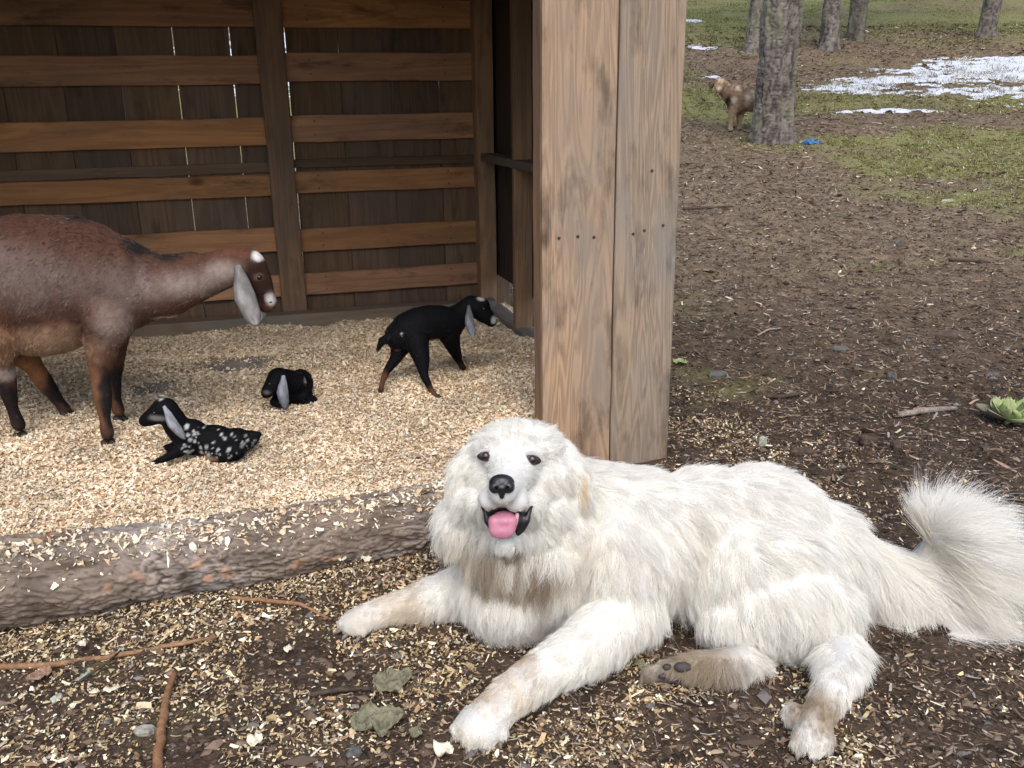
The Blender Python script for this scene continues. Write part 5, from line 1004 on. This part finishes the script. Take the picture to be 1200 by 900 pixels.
lf = leaf_mat('wilted_leaf', (0.07, 0.062, 0.036), (0.27, 0.26, 0.165)); lp = leaf_mat('pale_leaf', (0.15, 0.20, 0.07), (0.44, 0.49, 0.24)); ld = leaf_mat('dry_leaf', (0.10, 0.085, 0.06), (0.25, 0.22, 0.16)); lpk = leaf_mat('pink_leaf', (0.19, 0.11, 0.07), (0.34, 0.22, 0.15))
for px, py, L, Wd, yaw, sd_, lab, mt in ((462, 806, 0.09, 0.04, 0.5, 3, 'upper of two wilted grey-green leaves between the forepaws', lf), (443, 853, 0.11, 0.045, 0.2, 5, 'lower, larger wilted grey-green leaf by the near forepaw', lf), (488, 868, 0.03, 0.014, 1.2, 15, 'small scrap of wilted leaf close to the near forepaw', lf), (797, 428, 0.05, 0.035, 0.7, 8, 'pale green leaf scrap against the base of the plank front', lp), (48, 800, 0.055, 0.02, 0.9, 9, 'pinkish dry leaf under the long stick', lpk), (752, 790, 0.035, 0.016, 2.2, 13, 'small blue-green lichen flake beside the hind paw', lf)):
    c_ = on_ground(px, py) if py < 560 else G(px, py); o = link('leaf', leaf_mesh('leaf', (c_[0], c_[1], float(gz(np.array([c_[0]]), np.array([c_[1]]))[0])+0.004), L, Wd, yaw, mt, sd_, 0.34, nl=40, nw=30)); tag(o, lab, 'leaf')
    m_ = o.modifiers.new('thick', 'SOLIDIFY'); m_.thickness = 0.0007
# pale green rosette at the edge of the open ground
pc = on_ground(1182, 497); rp = empty('leafy_plant', tuple(pc)); tag(rp, 'pale green cabbage-like plant rosette on the bare earth', 'plant'); r_ = np.random.default_rng(5)
for k in range(15):
    a = k*2.4; inner = k/15; L = 0.135*(1-0.45*inner); el = 0.15+1.05*inner; s, q = np.meshgrid(np.linspace(0, 1, 12), np.linspace(-1, 1, 9), indexing='ij')
    w = 0.042*np.sin(np.pi*np.clip(s*0.9+0.06, 0, 1))**0.8*(1-0.25*inner); rad_ = s*L*np.cos(el*(0.4+0.6*s)); hz = s*L*np.sin(el*(0.4+0.7*s))+0.35*w*q*q+0.008*np.sin(q*6+k)*s
    x = rad_*math.cos(a)-q*w*math.sin(a); y = rad_*math.sin(a)+q*w*math.cos(a)
    me = fastmesh('leaf', np.stack([pc[0]+x, pc[1]+y, pc[2]+0.015+hz], -1).reshape(-1, 3), gridfaces(12, 9), ld if k in (1, 4) else lp, None, True); o = link('leaf', me, rp); m_ = o.modifiers.new('thick', 'SOLIDIFY'); m_.thickness = 0.002
V, F = tube([pc-ZZ*0.02, pc+ZZ*0.03], [0.018, 0.014], 8); link('stem', pymesh('stem', V, F, lp), rp)
# bark slabs and stones
slate = twig_mat('slate_bark', (0.05, 0.047, 0.044), (0.17, 0.162, 0.155)); brown_b = twig_mat('brown_bark', (0.03, 0.02, 0.016), (0.12, 0.08, 0.06)); stone_m = twig_mat('pale_stone', (0.19, 0.185, 0.15), (0.40, 0.39, 0.32))
def slab(name, px, py, L, Wd, Th, yaw, mat, label, cat, seed):
    r_ = np.random.default_rng(seed); p = on_ground(px, py) if py < 560 else G(px, py); p = np.array([p[0], p[1], float(gz(p[0:1], p[1:2])[0])])
    n = 11; ang = np.sort(r_.uniform(0, 6.283, n)); rad_ = r_.uniform(0.7, 1.1, n); V = []
    for lay, (z, k) in enumerate(((-0.3*Th, 0.9), (0.5*Th, 1.0), (Th, 0.82))):
        for a, q in zip(ang, rad_):
            x = math.cos(a)*L/2*q*k; y = math.sin(a)*Wd/2*q*k; V.append(p+np.array([x*math.cos(yaw)-y*math.sin(yaw), x*math.sin(yaw)+y*math.cos(yaw), z+r_.normal(0, Th*0.12)]))
    F = gridfaces(3, n, True).tolist()+[list(range(n))[::-1], list(range(2*n, 3*n))]
    o = link(name, pymesh(name, V, F, mat, False)); tag(o, label, cat, kind='thing'); return o
for a in ((840, 440, 0.11, 0.06, 0.02, 0.3, slate, 'slate-grey bark slab on the ground beside the plank front', 'bark', 1), (893, 521, 0.06, 0.035, 0.025, 0.6, stone_m, 'greyish rounded stone just behind the dog', 'stone', 2), (985, 412, 0.10, 0.05, 0.02, -0.1, slate, 'thin dark bark slab in the middle of the open earth', 'bark', 3), (1044, 445, 0.05, 0.05, 0.035, 1.2, slate, 'blue-grey chunk standing on the open earth', 'stone', 4), (1163, 441, 0.085, 0.05, 0.02, 0.1, slate, 'flat blue-grey slab uphill of the pale green plant', 'stone', 5),
          (1018, 520, 0.11, 0.07, 0.025, 0.2, brown_b, 'dark brown bark slab close above the dog rump', 'bark', 6), (1050, 527, 0.07, 0.05, 0.02, 1.0, brown_b, 'small dark bark piece by the tail plume', 'bark', 7), (1110, 396, 0.14, 0.05, 0.03, 0.1, brown_b, 'knotty dark bark piece with pale end beyond the plant', 'bark', 8), (172, 862, 0.045, 0.032, 0.014, 0.5, stone_m, 'grey-green flat stone beside the orange-brown stick', 'stone', 9), (415, 885, 0.035, 0.03, 0.012, 0.9, slate, 'dark slate chip below the wilted leaves', 'stone', 10), (940, 533, 0.10, 0.05, 0.02, -0.3, brown_b, 'split dark bark slab right behind the dog back', 'bark', 11),
          (1050, 285, 0.09, 0.05, 0.02, 0.3, slate, 'dark flat chip on the litter below the turf', 'bark', 12), (1108, 238, 0.16, 0.05, 0.03, 0.1, stone_m, 'pale broken slab lying on the green turf', 'stone', 13)): slab('bark_slab' if a[8] == 'bark' else 'stone', *a)
# blue scrap by the big tree
bp = on_ground(951, 169); bs = leaf_mat('blue_plastic', (0.02, 0.10, 0.26), (0.06, 0.22, 0.45)); o = link('plastic_scrap', leaf_mesh('plastic_scrap', tuple(bp), 0.22, 0.09, 0.2, bs, 4, 0.7)); tag(o, 'crumpled blue plastic scrap on the ground by the thick trunk', 'scrap'); m_ = o.modifiers.new('thick', 'SOLIDIFY'); m_.thickness = 0.003
# the bigger pale shavings that can be picked out one by one
big_m = plain_mat('big_shaving', (0.66, 0.60, 0.46), 0.7, 0.2, 0.15, 60)
BIGL = ['long cream shaving in front of the lichen twig', 'thin cream shaving tucked beside the longest one near the lichen', 'cream shaving on the shavings heap between log and long stick', 'squarish cream shaving alone on dark earth before the log', 'broad cream shaving lying right of the orange-brown stick', 'broad thick shaving at the toes of the near forepaw', 'cream shaving at the foot of the log near the dog chest', 'pale wide shaving touching the log by the outstretched foreleg', 'tiny round cream shaving below the lichen twig']
for k, (px, py, L, Wd, yaw) in enumerate(((132, 817, 0.032, 0.009, 0.3), (112, 822, 0.02, 0.006, 0.2), (98, 763, 0.03, 0.010, -0.7), (338, 768, 0.02, 0.013, 0.3), (300, 880, 0.03, 0.02, 0.5), (520, 888, 0.035, 0.022, 1.0), (402, 670, 0.026, 0.02, 0.3), (430, 668, 0.03, 0.016, 0.1), (87, 835, 0.012, 0.01, 0.4))):
    o = link('shaving', leaf_mesh('shaving', (*G(px, py)[:2], float(gz(G(px, py)[0:1], G(px, py)[1:2])[0])+0.006), L, Wd, yaw, big_m, 20+k, 0.6, nl=8, nw=5)); m_ = o.modifiers.new('thick', 'SOLIDIFY'); m_.thickness = 0.001
    tag(o, BIGL[k], 'shaving', 'larger shavings on the dark earth')
